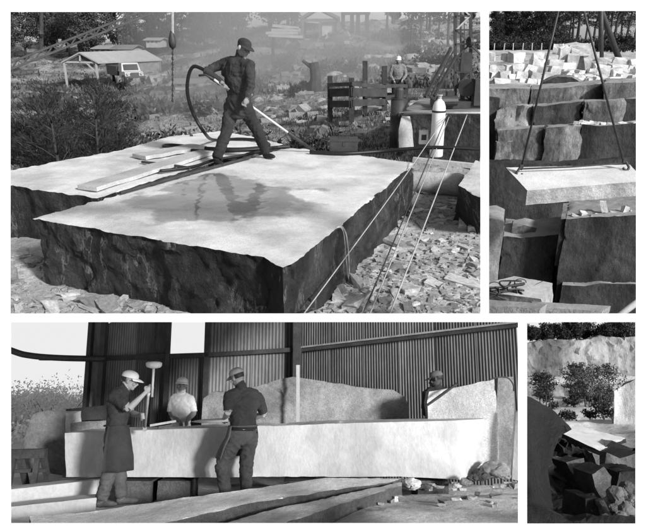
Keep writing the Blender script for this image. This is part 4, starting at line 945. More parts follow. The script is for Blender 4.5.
# heap terrain up to the trees
def heap():
    ny, nu = 60, 40; vs = []; tabY = [29.5, 33, 38, 46, 56, 68, 100, 190]; tabV = [94, 88, 82, 72, 62, 54, 51, 49]
    for i in range(ny + 1):
        y = 29.5 * (190 / 29.5) ** (i / ny)
        for j in range(nu + 1):
            u = 485.5 + 168 * j / nu; v = float(np.interp(y, tabY, tabV)) + (2.5 if u > 590 else 0); p = U.y(u, v, y); p.z += fbm(Vector((p.x, p.y, 0)), .35, 4) * .3; vs.append(p)
    n = nu + 1; mb = MB(); mb.add(vs, [(i * n + j, i * n + j + 1, (i + 1) * n + j + 1, (i + 1) * n + j) for i in range(ny) for j in range(nu)])
    o = mb.build('terrain', M('white stone waste', .5, .3, .4, bump=.9, bsc=1.6, bd=.25, stain=.35, stsc=.25), smooth=True); o['kind'] = 'structure'
heap()
def course(name, label, group, u0, u1, vt, vb, y0, y1, n, dep, mats, seed, jit=1.0, **kw):
    """a quarry step made of the natural blocks it is jointed into"""
    r = random.Random(seed); cuts = sorted([0, 1] + [(k + r.uniform(-.3, .3)) / n for k in range(1, n)])
    for k in range(n):
        a, b = cuts[k], cuts[k + 1]; g_ = .0012; ua, ub = u0 + (u1 - u0) * (a + g_), u0 + (u1 - u0) * (b - g_); um = ua + (ub - ua) * r.uniform(.3, .7)
        va, vb_, y = vt(ua), vt(ub), y0 + (y1 - y0) * (a + b) / 2 + r.uniform(-.3, .3); j = r.uniform(-jit, jit)
        ledge(label, [(ua, va + j + r.uniform(-1, 1), y + r.uniform(-.1, .1)), (um, (va + vb_) / 2 + j + r.uniform(-.7, .7), y - r.uniform(0, .2)), (ub, vb_ + j + r.uniform(-1, 1), y + r.uniform(-.1, .1))], dep, vb, mats[r.randrange(len(mats))], seed * 10 + k, name=name, cat='block', **kw)
        bpy.context.scene.collection.objects[-1]['group'] = group
GM, GD, GL = [LEDGE, FACE_M], [LEDGE, FACE_D], [LEDGE, FACE_L]
def lin(*pts): return lambda u: float(np.interp(u, [q[0] for q in pts], [q[1] for q in pts]))
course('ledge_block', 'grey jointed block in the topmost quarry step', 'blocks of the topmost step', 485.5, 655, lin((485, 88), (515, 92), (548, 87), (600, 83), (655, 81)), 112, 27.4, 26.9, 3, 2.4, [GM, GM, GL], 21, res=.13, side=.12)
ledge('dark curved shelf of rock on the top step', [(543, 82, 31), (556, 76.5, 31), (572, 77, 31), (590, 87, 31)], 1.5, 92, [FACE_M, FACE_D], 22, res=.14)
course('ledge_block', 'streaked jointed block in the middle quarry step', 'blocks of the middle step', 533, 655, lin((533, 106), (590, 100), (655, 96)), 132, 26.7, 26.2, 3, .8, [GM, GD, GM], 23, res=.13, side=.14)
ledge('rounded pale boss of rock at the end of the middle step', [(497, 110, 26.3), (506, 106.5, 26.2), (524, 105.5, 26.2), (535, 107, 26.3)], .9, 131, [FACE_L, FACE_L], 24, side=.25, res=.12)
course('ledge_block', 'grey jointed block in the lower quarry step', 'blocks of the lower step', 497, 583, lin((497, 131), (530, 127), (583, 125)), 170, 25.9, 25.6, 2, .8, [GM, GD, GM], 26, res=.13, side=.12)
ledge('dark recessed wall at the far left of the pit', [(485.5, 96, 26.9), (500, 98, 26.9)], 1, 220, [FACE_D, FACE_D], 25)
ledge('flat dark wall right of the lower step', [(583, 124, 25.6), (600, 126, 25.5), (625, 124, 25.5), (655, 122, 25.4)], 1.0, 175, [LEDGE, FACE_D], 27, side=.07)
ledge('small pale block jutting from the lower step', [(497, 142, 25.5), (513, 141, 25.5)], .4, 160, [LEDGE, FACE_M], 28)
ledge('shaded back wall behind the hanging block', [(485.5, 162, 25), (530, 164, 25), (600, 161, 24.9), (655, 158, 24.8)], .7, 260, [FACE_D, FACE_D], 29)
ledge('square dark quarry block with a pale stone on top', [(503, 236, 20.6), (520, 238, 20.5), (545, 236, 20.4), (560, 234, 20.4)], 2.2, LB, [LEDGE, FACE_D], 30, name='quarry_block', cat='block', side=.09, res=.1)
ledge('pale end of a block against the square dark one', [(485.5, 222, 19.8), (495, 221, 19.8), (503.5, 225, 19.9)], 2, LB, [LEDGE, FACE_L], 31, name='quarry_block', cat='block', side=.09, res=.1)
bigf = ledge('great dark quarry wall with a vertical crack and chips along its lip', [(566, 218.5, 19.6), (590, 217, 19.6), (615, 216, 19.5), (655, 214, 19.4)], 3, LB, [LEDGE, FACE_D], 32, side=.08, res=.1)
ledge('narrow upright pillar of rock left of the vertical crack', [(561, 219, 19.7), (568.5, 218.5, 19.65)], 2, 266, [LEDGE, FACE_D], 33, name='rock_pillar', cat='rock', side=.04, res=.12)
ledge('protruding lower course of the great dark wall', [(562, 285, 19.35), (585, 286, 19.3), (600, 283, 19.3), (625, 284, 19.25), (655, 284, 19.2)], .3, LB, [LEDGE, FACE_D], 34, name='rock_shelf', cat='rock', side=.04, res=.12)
ledge('loose flat stone lying on the square dark block', [(512, 228, 20.9), (524, 225, 20.9), (537, 228, 20.9)], .9, 235, [LEDGE, FACE_M], 35, name='loose_stone', cat='stone', side=.05, res=.1)
blk = [cut_block_mesh('block', 80 + k, .1, 2) for k in range(7)]
for m_ in blk: m_.materials.append(WHITE)
def put(u, v, y, wpx, hpx, name, label, cat, group=None, me=None, rz=None, asp=1.0, tilt=.12):
    p = U.y(u, v, y); w_, h_ = U.px(wpx, y), U.px(hpx, y)
    o = bpy.data.objects.new(name, me or blk[rnd.randrange(7)]); COL.objects.link(o)
    o.matrix_world = U.M @ Matrix.Translation(p) @ Matrix.Rotation(rnd.uniform(-.5, .5) if rz is None else rz, 4, 'Z') @ Matrix.Rotation(rnd.gauss(0, tilt), 4, 'Y') @ Matrix.Rotation(rnd.gauss(0, tilt * .6), 4, 'X') @ Matrix.Diagonal((w_, w_ * asp, h_, 1)); return props(o, label, cat, group)
for u, v, w_, h_ in ((583, 58, 16, 24), (573, 50, 17, 11), (562, 58, 9, 20), (559, 49, 10, 9), (553, 62, 9, 12), (591, 61, 12, 14), (597, 66, 9, 8), (580, 50, 17, 9), (566, 68, 12, 9), (555, 72, 10, 8), (546, 66, 9, 9), (572, 62, 9, 14)):
    put(u, v, 44 + rnd.uniform(-1.5, 1.5), w_, h_, 'quarried_block', 'large white block in the tall stack on top of the heap', 'block', 'large blocks in the tall stack')
for row in range(5):                              # a bank of blocks heaped in rough courses
    u = 485.8 + rnd.uniform(0, 4)
    while u < 552:
        w_ = rnd.uniform(7, 14); v = 84 - row * 6.8 + rnd.uniform(-1.6, 1.6)
        if row < 3 or rnd.random() < .45: put(u + w_ / 2, v, 36.5 + row * 1.5 + rnd.uniform(-.3, .3), w_ * .98, rnd.uniform(6.5, 10.5), 'quarried_block', 'white squared block heaped on the low left bank', 'block', 'blocks on the low left bank', asp=.9, rz=rnd.uniform(-.35, .35), tilt=.1)
        u += w_ * rnd.uniform(.85, 1.1)
for row in range(4):
    u = 594 + rnd.uniform(0, 4)
    while u < 648:
        w_ = rnd.uniform(7, 15); v = 79 - row * 5.6 + rnd.uniform(-1.5, 1.5)
        put(u + w_ / 2, v, 37 + row * 2.2 + rnd.uniform(-.4, .4), w_ * .98, rnd.uniform(5, 8.5), 'quarried_block', 'white flat block strewn below the leaning derrick pole', 'block', 'blocks below the derrick pole', rz=rnd.uniform(-.35, .35), tilt=.08)
        u += w_ * rnd.uniform(.85, 1.15)
for k in range(22):
    u = rnd.uniform(550, 598); v = 71 + rnd.uniform(0, 12); put(u, v, 38 - (v - 72) * .3, rnd.uniform(4, 9), rnd.uniform(3, 5), 'quarried_block', 'small pale block at the foot of the tall stack', 'block', 'small blocks under the tall stack')
for u, v, w_, h_ in ((583, 213, 8, 3), (596, 214, 6, 2), (604, 207, 6, 12), (613, 213, 7, 3), (625, 210, 7, 8), (632, 213, 6, 3), (575, 216, 7, 3)):
    put(u, v, 19.9, w_, h_, 'stone_chip', 'pale chip standing on the lip of the great dark wall', 'stone chip', 'chips on the dark wall', asp=.7, tilt=.3)
for k in range(14):
    u = rnd.uniform(575, 636); put(u, 123.5 + rnd.uniform(-1.5, 1), 25.8, rnd.uniform(3, 8), rnd.uniform(2, 4), 'rubble_stone', 'pale rubble on the lip of the lower step', 'stone', 'rubble on the lower step')

# the block on the hoist
bt4 = [U.y(527.5, 190.5, 16.2), U.y(645, 181, 16.4), U.y(630, 164.5, 17.9), U.y(506, 167.5, 17.7)]
th_ = U.y(527, 190.5, 16.2).z - U.y(527, 205, 16.2).z
hb_ = down(bt4, th_); hb_[3] = hb_[3] + Vector((-.05, 0, -.05))
stone('hanging_block', 'long cut stone block hanging level from two hoist ropes', 'block', bt4, hb_, [M('sawn pale top', .6, .15, 1.5, speck=40, bump=.3, bsc=10, bd=.02), M('hammered grey flank', .36, .35, 1.5, bump=1, bsc=10, bd=.04, frac=.6, fsc=3, speck=40)], res=.07, side=.03, cap=.003, edge=.008, seed=41, sf=1.5)
hs = thing('hoist_sling', 'dark rope sling and hooks holding up the hanging block', 'sling', U.y(573, 168, 17))
la_, ra_ = U.y(521, 170, 17.3), U.y(624, 164, 17.45)
MB().tube([la_ + Vector((0, 0, .03)), U.y(570, 167.0, 17.35), ra_ + Vector((0, 0, .03))], .025, 6).build('cross_rope', IRON, hs)
for a, top_, lab in ((la_, (568, -30), 'l'), (ra_, (573, -30), 'r')):
    MB().tube([a, U.y(*top_, 17.3)], .032, 6).build('hoist_rope', IRON, hs, smooth=True)
    s_ = -1 if lab == 'l' else 1
    MB().tube(spline([a + Vector((0, 0, .12)), a + Vector((.07 * s_, -.02, .02)), a + Vector((.13 * s_, -.05, -.09)), a + Vector((.06 * s_, -.08, -.17)), a + Vector((-.04 * s_, -.06, -.1))], 4), .035, 8).build('hook', IRON, hs, smooth=True)
    MB().box(a + Vector((0, 0, .1)), (.1, .08, .12)).build('shackle', IRON, hs)
# derrick pole behind the heap
dp = thing('derrick_pole', 'leaning dark derrick pole with upright mast behind the stone heap', 'derrick', U.y(622, 66, 50))
MB().tube([U.y(622, 67, 50), U.y(599, 5, 50), U.y(594, -10, 50)], [.24, .22, .2], 8).build('boom', IRON, dp, smooth=True); MB().tube([U.y(601, 68, 49.5), U.y(601, -10, 49.5)], [.22, .16], 8).build('mast', IRON, dp, smooth=True); MB().box(U.y(622, 67, 50), (1, .8, .5)).build('footing', IRON, dp)
MB().tube([U.y(595, 67, 49.6), U.y(632, 66.5, 49.8)], .12, 6).build('ground_rail', IRON, dp)

# near block with a tangle of wire
nt4 = [U.y(*q) for q in ((485.5, 292, 12.3), (541, 299, 11.6), (553, 283, 13.0), (514, 276, 14.2), (485.5, 283, 13.6))]
nb_ = [Vector((p.x, p.y, max(p.z - .9, U.y(500, LB, p.y).z))) for p in nt4]; nb_[1] += Vector((.15, -.1, 0)); nb_[2] += Vector((.12, 0, 0))
stone('quarry_block', 'pale flat-topped block with wire tangled on it', 'block', nt4, nb_, [M('pale block top', .6, .2, 1.6, bump=.5, bsc=9, bd=.03), FACE_L], res=.07, side=.025, seed=43, sf=1.6)
for k, (a_, wv) in enumerate((((486, 305, 10.9), (540, 309, 10.6)), ((535, 307, 11.0), (602, 311, 10.9)))):
    f = [U.y(*a_), U.y(*wv), Vector((U.y(*wv).x * 1.05, U.y(*wv).y + .22, U.y(*wv).z + .01)), Vector((U.y(*a_).x, U.y(*a_).y + .25, U.y(*a_).z + .01))]
    stone('stone_slab', ('thin pale slab lying in front of the wire-tangled block', 'narrow pale slab running out from the wire-tangled block')[k], 'slab', f, [Vector((p.x, p.y, max(p.z - .25, U.y(500, LB, p.y).z))) for p in f], [LEDGE, FACE_L], res=.07, side=.02, seed=45 + k)
pts = []
wr = thing('wire_tangle', 'tangle of dark wire and hose on the pale near block', 'wire', U.y(507, 294, 12.6))
for k in range(7):
    c = U.y(rnd.uniform(492, 520), rnd.uniform(288, 300), 12.2); pts = [c + Vector((rnd.uniform(-.32, .32), rnd.uniform(-.2, .2), rnd.uniform(.02, .2))) for _ in range(7)]
    MB().tube(spline(pts, 6), rnd.choice((.012, .02, .03)), 6).build('wire', IRON, wr, smooth=True)
MB().tube([U.y(518, 294, 12.3), U.y(543, 281.5, 13.3)], .02, 6).build('rod', IRON, wr)
for u_, v_ in ((494, 289), (520, 286)):
    c = U.y(u_, v_, 12.9); MB().tube([c + Vector((.13 * math.cos(k * .42), .02 * k * .1, .08 + .09 * math.sin(k * .42))) for k in range(15)], .012, 6).build('loop', IRON, wr, smooth=True)
pp = [U.y(618, 316.5, 10.8), U.y(640, 300, 11.4)]; props(MB().tube([pp[0], pp[0].lerp(pp[1], .5), pp[1]], [.06, .065, .065], 12).build('pipe', M('pale pipe', .35, .15, 5), smooth=True, base=pp[0]), 'pale pipe end below the great dark wall', 'pipe')
# pines above the heap
for k in range(26):
    u = 486 + 154 * (k + rnd.uniform(.1, .9)) / 26; dense = u < 566; y = rnd.uniform(125, 145) if dense else rnd.uniform(130, 165); p = U.y(u, 51, y); h_ = rnd.uniform(6.5, 9.5) if u < 500 else rnd.uniform(8.5, 11.5) if dense else rnd.uniform(13, 17)
    lab_ = 'dark bushy pine above the left slope of the heap' if dense else 'tall thin-crowned pine behind the derrick pole'
    tree('pine_tree', lab_, 'tree', p, h_, 'pine', 900 + k, rad=h_ * (.27 if dense else .16), n=5000 if dense else 2600, leaf=.45, mat=LEAF_D, group='bushy pines' if dense else 'thin tall pines', bare=.06 if dense else .38)
for k in range(26):
    u = rnd.uniform(486, 640); p = U.y(u, 51.5, rnd.uniform(110, 122)); bush('bush', 'dark undergrowth bush at the foot of the pines', 'bush', p, rnd.uniform(1.4, 2.6), rnd.uniform(1, 2.4), 950 + k, 900, .4, LEAF_D, 'undergrowth below the pines')
for k in range(6):
    u = 494 + k * 9.5; b0 = U.y(u, 51.5, 100); props(MB().bar(b0 - Vector((0, 0, .3)), b0 + Vector((rnd.uniform(-.1, .1), 0, 1.2)), .12, up=Vector((0, 1, 0))).build('fence_post', WOODP, base=b0), 'short pale fence post before the bushy pines', 'post', 'fence posts before the pines')

# ================================================================== the cutting shed: masons at the long white block
FR[0] = L = LOW
def slabface(name, label, cat, outl, dy, mats, res=.06, side=.02, cap=.004, seed=0, group=None, dz=0.0, sf=1.6, edge=None, frac=.9):
    f = [L.y(*q) for q in outl]; bk = [Vector((p.x, p.y + dy, p.z + dz)) for p in f]
    return stone(name, label, cat, f, bk, mats, group=group, res=res, side=side, cap=cap, seed=seed, sf=sf, edge=edge, frac=frac)
FLOOR3 = M('pale shed floor dust', .72, .3, 1.0, bump=.8, bsc=8, bd=.05, stain=.5, stsc=.7)
def floor3():
    nx, ny = 70, 60; vs = []
    for i in range(ny + 1):
        y = 6.0 + 7.5 * i / ny
        for j in range(nx + 1):
            x = L.y(-70 + 590.5 * j / nx, 480, y).x; uu = -70 + 590.5 * j / nx; k_ = min(1, max(0, (uu - 285) / 80)); k_ *= min(1, max(0, (8.5 - y) / .5)); vs.append((x, y, fbm(Vector((x, y, 0)), 1.1, 4) * .035 - .01 + .25 * k_))
    n = nx + 1; o = MB().add(vs, [(i * n + j, i * n + j + 1, (i + 1) * n + j + 1, (i + 1) * n + j) for i in range(ny) for j in range(nx)]).build('floor', FLOOR3, smooth=True); o['kind'] = 'structure'
floor3()
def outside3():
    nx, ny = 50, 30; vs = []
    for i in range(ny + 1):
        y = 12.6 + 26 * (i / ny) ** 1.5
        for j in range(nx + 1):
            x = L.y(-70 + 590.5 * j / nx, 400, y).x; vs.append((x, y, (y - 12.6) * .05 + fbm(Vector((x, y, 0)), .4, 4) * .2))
    n = nx + 1; o = MB().add(vs, [(i * n + j, i * n + j + 1, (i + 1) * n + j + 1, (i + 1) * n + j) for i in range(ny) for j in range(nx)]).build('ground', M('bare ground with painted sunlight', .8, .3, .6, bump=.5), smooth=True); o['kind'] = 'structure'  # outdoor brightness is painted into the pale ground colour
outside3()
sm = bpy.data.materials.new('pale sky'); sm.use_nodes = True; q = sm.node_tree; q.nodes.clear(); em = q.nodes.new('ShaderNodeEmission'); em.inputs[0].default_value = (1, 1, 1, 1); em.inputs[1].default_value = .44; ou = q.nodes.new('ShaderNodeOutputMaterial'); q.links.new(em.outputs[0], ou.inputs[0])
def sky3(u0, u1, v0, v1, y):
    vs = [L.y(u0 + (u1 - u0) * j / 16, v0 + (v1 - v0) * i / 6, y) for i in range(7) for j in range(17)]
    o = MB().add(vs, [(i * 17 + j, i * 17 + j + 1, (i + 1) * 17 + j + 1, (i + 1) * 17 + j) for i in range(6) for j in range(16)]).build('sky', sm); o['kind'] = 'structure'
sky3(-60, 521.5, 318.8, 430, 38.0)

# --- corrugated shed wall
CORR = M('dark corrugated iron', .11, .45, 1.6, rough=.6, bump=.3, bsc=20, bd=.01, spec=.4, streak=.85, stain=.4, stsc=1.1)
CORR_L = M('lighter corrugated iron', .18, .4, 1.6, rough=.6, bump=.3, bsc=20, bd=.01, spec=.4, streak=.85, stain=.4, stsc=1.1)
shed = thing('corrugated_shed', 'dark corrugated iron shed wall behind the masons', 'shed', L.y(296, 420, 12.0) * 1.0)
def sheets(a, b, vt0, vt1, vb, lighter=0.0, zb=0.0):
    """sheets of corrugated iron along the floor line a-b; tops at sight rows vt0 .. vt1"""
    d = b - a; ln = d.length; n = max(1, round(ln / .72)); nrm = Vector((d.y, -d.x, 0)).normalized()
    for k in range(n):
        m = MB(); vs = []; N_ = 70; jut = rnd.uniform(-.012, .012)
        for j in range(N_ + 1):
            t = (k + j / N_ * 1.04) / n; t = min(t, 1.0) if k == n - 1 else t; p = a.lerp(b, t); w_ = .0085 * math.sin(j / N_ * 2 * math.pi * 14) + jut
            zt = L.y(300, vt0 + (vt1 - vt0) * t, p.y).z; zb_ = zb if vb is None else L.y(300, vb, p.y).z
            vs += [Vector((p.x, p.y, zb_)) + nrm * w_, Vector((p.x, p.y, zt)) + nrm * w_]
        m.add(vs, [(2 * j, 2 * j + 2, 2 * j + 3, 2 * j + 1) for j in range(N_)])
        m.build('corrugated_sheet', CORR_L if rnd.random() < lighter else CORR, shed, smooth=True)
def gp(u, y): p = L.y(u, 400, y); return Vector((p.x, y, 0))
WL = 12.0
sheets(gp(101, WL), gp(165, WL), 318.8, 318.8, None, .35)
sheets(gp(165, WL), gp(205, WL), 357, 356, None, .3)
sheets(gp(205, WL), gp(297, WL), 318.8, 318.8, None, .55)
sheets(gp(297, WL), gp(521, 10.2), 318.8, 318.8, None, .1)
RAIL = M('girt timber', .05, .4, 3, bump=.4); RAILP = M('pale girt top', .3, .3, 3)
for a, b, mt, w_ in (((40, 358, 11.9), (104, 358.5, 11.9), RAIL, .09), ((100, 358.5, 11.92), (205, 355, 11.92), RAIL, .09), ((203, 355, 11.9), (297, 349.5, 11.9), RAIL, .08), ((297, 350, 11.9), (521, 324, 10.1), RAIL, .09)):
    MB().bar(L.y(*a), L.y(*b), .09, w_).build('girt', mt, shed)
MB().bar(L.y(297, 347.8, 11.84), L.y(521, 321.6, 10.03), .06, .03).build('girt_edge', RAILP, shed)  # thin paler strip along the girt's upper edge
for u, y, w_ in ((297, 11.85, .16), (165.5, 11.9, .08), (205, 11.9, .09), (152, 11.9, .04)):
    MB().bar(gp(u, y), Vector((gp(u, y).x, y, L.y(u, 318.8, y).z)), w_, up=Vector((0, 1, 0))).build('post', RAIL, shed)
# steel column and the sagging pipe at the open side
colm = thing('steel_column', 'dark steel I-section column at the shed\'s open side', 'column', gp(93, 11.7))
for u, mt, w_ in ((86.5, IRON, .07), (100, IRON, .09)): MB().bar(gp(u, 11.65), Vector((gp(u, 11.65).x, 11.65, L.y(u, 318.8, 11.65).z)), w_, .2, up=Vector((0, 1, 0))).build('flange', mt, colm)
MB().bar(gp(93, 11.72), Vector((gp(93, 11.72).x, 11.72, L.y(93, 318.8, 11.72).z)), .21, .03, up=Vector((0, 1, 0))).build('web', M('grey web steel', .2, .4, 2, streak=.6), colm)
props(MB().tube(spline([L.y(-40, 330, 11), L.y(10, 350, 11.1), L.y(30, 355.5, 11.2), L.y(62, 358, 11.3), L.y(105, 358.8, 11.55)], 8), .055, 10).build('pipe', IRON, smooth=True, base=L.y(10, 350, 11.1)), 'thick dark pipe sagging across the open side of the shed', 'pipe')
# growth outside
LEAF_T = bpy.data.materials.new('leaf with painted sunlight'); LEAF_T.use_nodes = True; q = LEAF_T.node_tree; q.nodes.clear(); a_ = q.nodes.new('ShaderNodeBsdfDiffuse'); b_ = q.nodes.new('ShaderNodeBsdfTranslucent'); c_ = q.nodes.new('ShaderNodeMixShader'); o_ = q.nodes.new('ShaderNodeOutputMaterial'); c_.inputs[0].default_value = .6  # sunlight is put into the very pale leaf colour
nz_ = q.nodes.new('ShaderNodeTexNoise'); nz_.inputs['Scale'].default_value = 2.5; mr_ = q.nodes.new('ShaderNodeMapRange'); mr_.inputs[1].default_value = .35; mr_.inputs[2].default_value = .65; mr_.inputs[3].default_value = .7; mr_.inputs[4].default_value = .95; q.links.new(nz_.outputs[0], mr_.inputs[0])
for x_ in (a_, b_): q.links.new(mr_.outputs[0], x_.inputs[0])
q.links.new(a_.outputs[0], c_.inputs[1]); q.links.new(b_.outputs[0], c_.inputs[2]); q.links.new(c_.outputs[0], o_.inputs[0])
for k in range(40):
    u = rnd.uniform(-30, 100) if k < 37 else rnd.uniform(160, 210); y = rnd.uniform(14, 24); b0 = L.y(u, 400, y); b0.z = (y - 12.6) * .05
    bush('bush', 'pale bush with painted sunlight outside the open side of the shed', 'bush', b0, rnd.uniform(.6, 1.1), rnd.uniform(.4, 1.15), 1200 + k, 600, .1, LEAF_T, 'sunlit bushes outside the shed')
# --- the long white block and the stones round it
WB = M('dressed white stone', .5, .12, 1.6, rough=.9, bump=.7, bsc=26, bd=.012, fine=.9, streak=.45, stain=.16, stsc=1.6, vein=.06, vsc=2.2)
WT_ = M('pale rough stone', .55, .2, 2, bump=.6, bsc=14, bd=.02, frac=.7, fsc=2.5, speck=50)
GREY3 = M('grey split stone', .28, .3, 2, bump=.7, bsc=12, bd=.03, stain=.35, stsc=1.5, frac=.7, fsc=2.5, speck=50)
DK3 = M('dark split stone', .1, .45, 2, bump=.9, bsc=10, bd=.04, frac=.7, fsc=2.5, speck=50)
BYF = 8.75
slabface('stone_block', 'long dressed white stone block the masons are working on', 'block', [(64.5, 433, BYF), (65.5, 477, BYF), (250, 477.5, BYF), (400, 476.5, BYF), (452, 479, BYF), (463, 480, BYF + .02), (472, 474, BYF + .2), (480, 466, BYF + .3), (484.5, 460, BYF + .35), (483, 440, BYF + .3), (484, 419, BYF + .3), (455, 420.5, BYF), (330, 423.5, BYF), (200, 428, BYF)], .95, [WB, WT_], res=.045, side=.04, cap=.004, seed=61, edge=.014)
for u in (140, 178, 300, 430):
    p = L.y(u, 480, BYF + .35); z1 = p.z + .02; ff = [Vector((p.x - .22, BYF + .12, z1)), Vector((p.x + .22, BYF + .12, z1)), Vector((p.x + .22, BYF + .8, z1)), Vector((p.x - .22, BYF + .8, z1))]
    stone('bearer_stone', 'dark bearer stone in the shadow under the white block', 'stone', ff, [Vector((a.x, a.y, -.05)) for a in ff], [DK3, DK3], group='bearers under the white block', res=.08, side=.03, seed=int(u))
slabface('stone_slab', 'large grey slab with arched top leaning behind the white block', 'slab', [(198, 470, 10.3), (409, 470, 10.3), (409, 408, 10.3), (405, 397, 10.3), (393, 390, 10.3), (368, 388, 10.3), (340, 383.5, 10.3), (316, 380, 10.3), (293, 376, 10.3), (280, 378, 10.3), (258, 386, 10.3), (232, 392, 10.3), (213, 391, 10.3), (203, 398, 10.3)], .4, [GREY3, DK3], res=.06, side=.03, cap=.02, seed=62)
slabface('stone_slab', 'tall pale slab standing at the right end of the white block', 'slab', [(429, 475, 9.45), (500, 475, 9.2), (498.5, 430, 9.2), (496, 395, 9.2), (494.5, 378.5, 9.2), (462, 386, 9.32), (429, 391.5, 9.45), (427, 402, 9.45)], .28, [M('pale hammered slab', .55, .2, 1.8, bump=.8, bsc=14, bd=.02, frac=.4, fsc=3, speck=50), GREY3], res=.06, side=.02, cap=.01, seed=63)
slabface('stone_slab', 'narrow grey slab standing against the tall pale one', 'slab', [(496, 476, 9.75), (514.5, 476, 9.7), (514.5, 400, 9.7), (513.5, 376.5, 9.7), (498, 377.5, 9.75), (497, 400, 9.75)], .2, [GREY3, GREY3], res=.06, side=.02, cap=.01, seed=64)
slabface('stone_slab', 'white slab edge beside the narrow grey slab', 'slab', [(512, 479, 8.9), (521, 481, 8.85), (521, 408, 8.85), (516, 412, 8.9)], .08, [WB, WT_], res=.06, side=.015, cap=.006, seed=65)
props(MB().tube(spline([L.y(489, 380, 9.18), L.y(499, 377.2, 9.2), L.y(508, 378, 9.3), L.y(513, 384, 9.35), L.y(513.8, 391, 9.38)], 6), .011, 8).build('bent_bar', IRON, smooth=True, base=L.y(489, 380, 9.2)), 'bent dark iron bar hooked over the slabs\' tops', 'bar')
slabface('stone_slab', 'grey slab end behind the left end of the white block', 'slab', [(62, 478, 9.9), (112, 478, 9.9), (112, 420, 9.9), (80, 422, 9.9), (62, 425, 9.9)], .5, [GREY3, GREY3], res=.07, side=.02, cap=.01, seed=66)
slabface('timber', 'dark squared timber behind the left end of the white block', 'timber', [(66, 421, 10.4), (116, 419, 10.4), (116, 404, 10.4), (66, 409, 10.4)], .35, [WOODD, WOODD], res=.1, side=.01, cap=.004, seed=67)
slabface('rock', 'leaning rough grey stone with a pale edge behind the trestle', 'rock', [(14, 468, 9.7), (66, 476, 9.7), (66, 412, 9.7), (48, 411, 9.7), (32, 414, 9.7), (26, 430, 9.7)], .6, [M('rough grey stone', .16, .4, 2, bump=.9, bsc=9, bd=.04), WT_], res=.07, side=.04, cap=.03, seed=68)
tr = thing('trestle', 'rough dark wooden trestle by the leaning grey stone', 'trestle', L.y(28, 489, 9.0))
MB().bar(L.y(8, 454, 9.0), L.y(46, 453, 9.0), .12, .12).build('top_beam', WOODD, tr)
for a, b, d in (((14, 456), (8, 488), -.1), ((20, 456), (27, 488), .25), ((38, 455), (33, 489), -.1), ((43, 455), (49, 487), .25)): MB().bar(L.y(*a, 9.0), L.y(*b, 9.0 + d), .07).build('leg', WOODD, tr)
MB().bar(L.y(12, 471, 9.0), L.y(46, 470, 9.0), .05, .05).build('brace', WOODD, tr)
for k in range(26):
    u = rnd.uniform(12, 66); y = rnd.uniform(9.0, 9.7); p = L.y(u, 450, y); s = rnd.uniform(.06, .16); me = rocks[k % 5]
    o = bpy.data.objects.new('rubble_stone', me); COL.objects.link(o); o.matrix_world = L.M @ Matrix.Translation((p.x, y, s * .3)) @ Matrix.Rotation(rnd.uniform(0, 6), 4, 'Z') @ Matrix.Diagonal((s * 1.4, s, s, 1)); props(o, 'small dark rubble stone under the trestle', 'stone', 'rubble under the trestle')
def beam(label, name, fe, be, zb, mats, seed, **kw):
    f = [L.y(*q) for q in fe]; b = [L.y(*q) for q in be]; t_ = f + list(reversed(b)); return stone(name, label, 'stone beam', t_, [Vector((p.x, p.y, zb)) for p in t_], mats, seed=seed, **kw)
PB = M('pale sawn beam', .48, .18, 2, bump=.4, bsc=16, bd=.015)
beam('rear one of two pale stone beams by the trestle', 'stone_beam', [(-40, 495, 8.55), (40, 486, 8.6), (108, 478.5, 8.65)], [(-40, 491, 8.95), (40, 482.5, 8.95), (108, 476, 8.95)], 0, [PB, PB], 71, res=.08, side=.012, edge=.008)
beam('front one of two pale stone beams, its end at the mason\'s heels', 'stone_beam', [(-40, 512, 7.9), (40, 503.5, 7.95), (97, 497.5, 8.0)], [(-40, 508.5, 8.3), (40, 499, 8.35), (97, 493.5, 8.4)], -.05, [PB, PB], 72, res=.08, side=.012, edge=.008)
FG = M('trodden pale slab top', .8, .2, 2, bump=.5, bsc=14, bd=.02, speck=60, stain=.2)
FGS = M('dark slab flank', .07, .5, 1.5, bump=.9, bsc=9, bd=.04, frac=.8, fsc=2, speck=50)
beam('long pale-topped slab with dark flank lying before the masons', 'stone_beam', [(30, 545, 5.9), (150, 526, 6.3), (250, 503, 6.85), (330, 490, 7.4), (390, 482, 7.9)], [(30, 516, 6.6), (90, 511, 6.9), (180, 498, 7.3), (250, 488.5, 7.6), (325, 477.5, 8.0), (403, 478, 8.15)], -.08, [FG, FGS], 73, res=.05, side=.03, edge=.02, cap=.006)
beam('shorter rounded grey slab in front of the pale-topped one', 'stone_beam', [(200, 548, 5.9), (285, 522, 6.25), (348, 502, 6.95), (402, 485, 7.7)], [(180, 536, 6.2), (268, 510, 6.7), (338, 495, 7.2), (402, 481.5, 7.85)], -.08, [M('grey weathered slab', .45, .25, 2, bump=.5), FGS], 74, res=.05, side=.04, edge=.02, cap=.01)
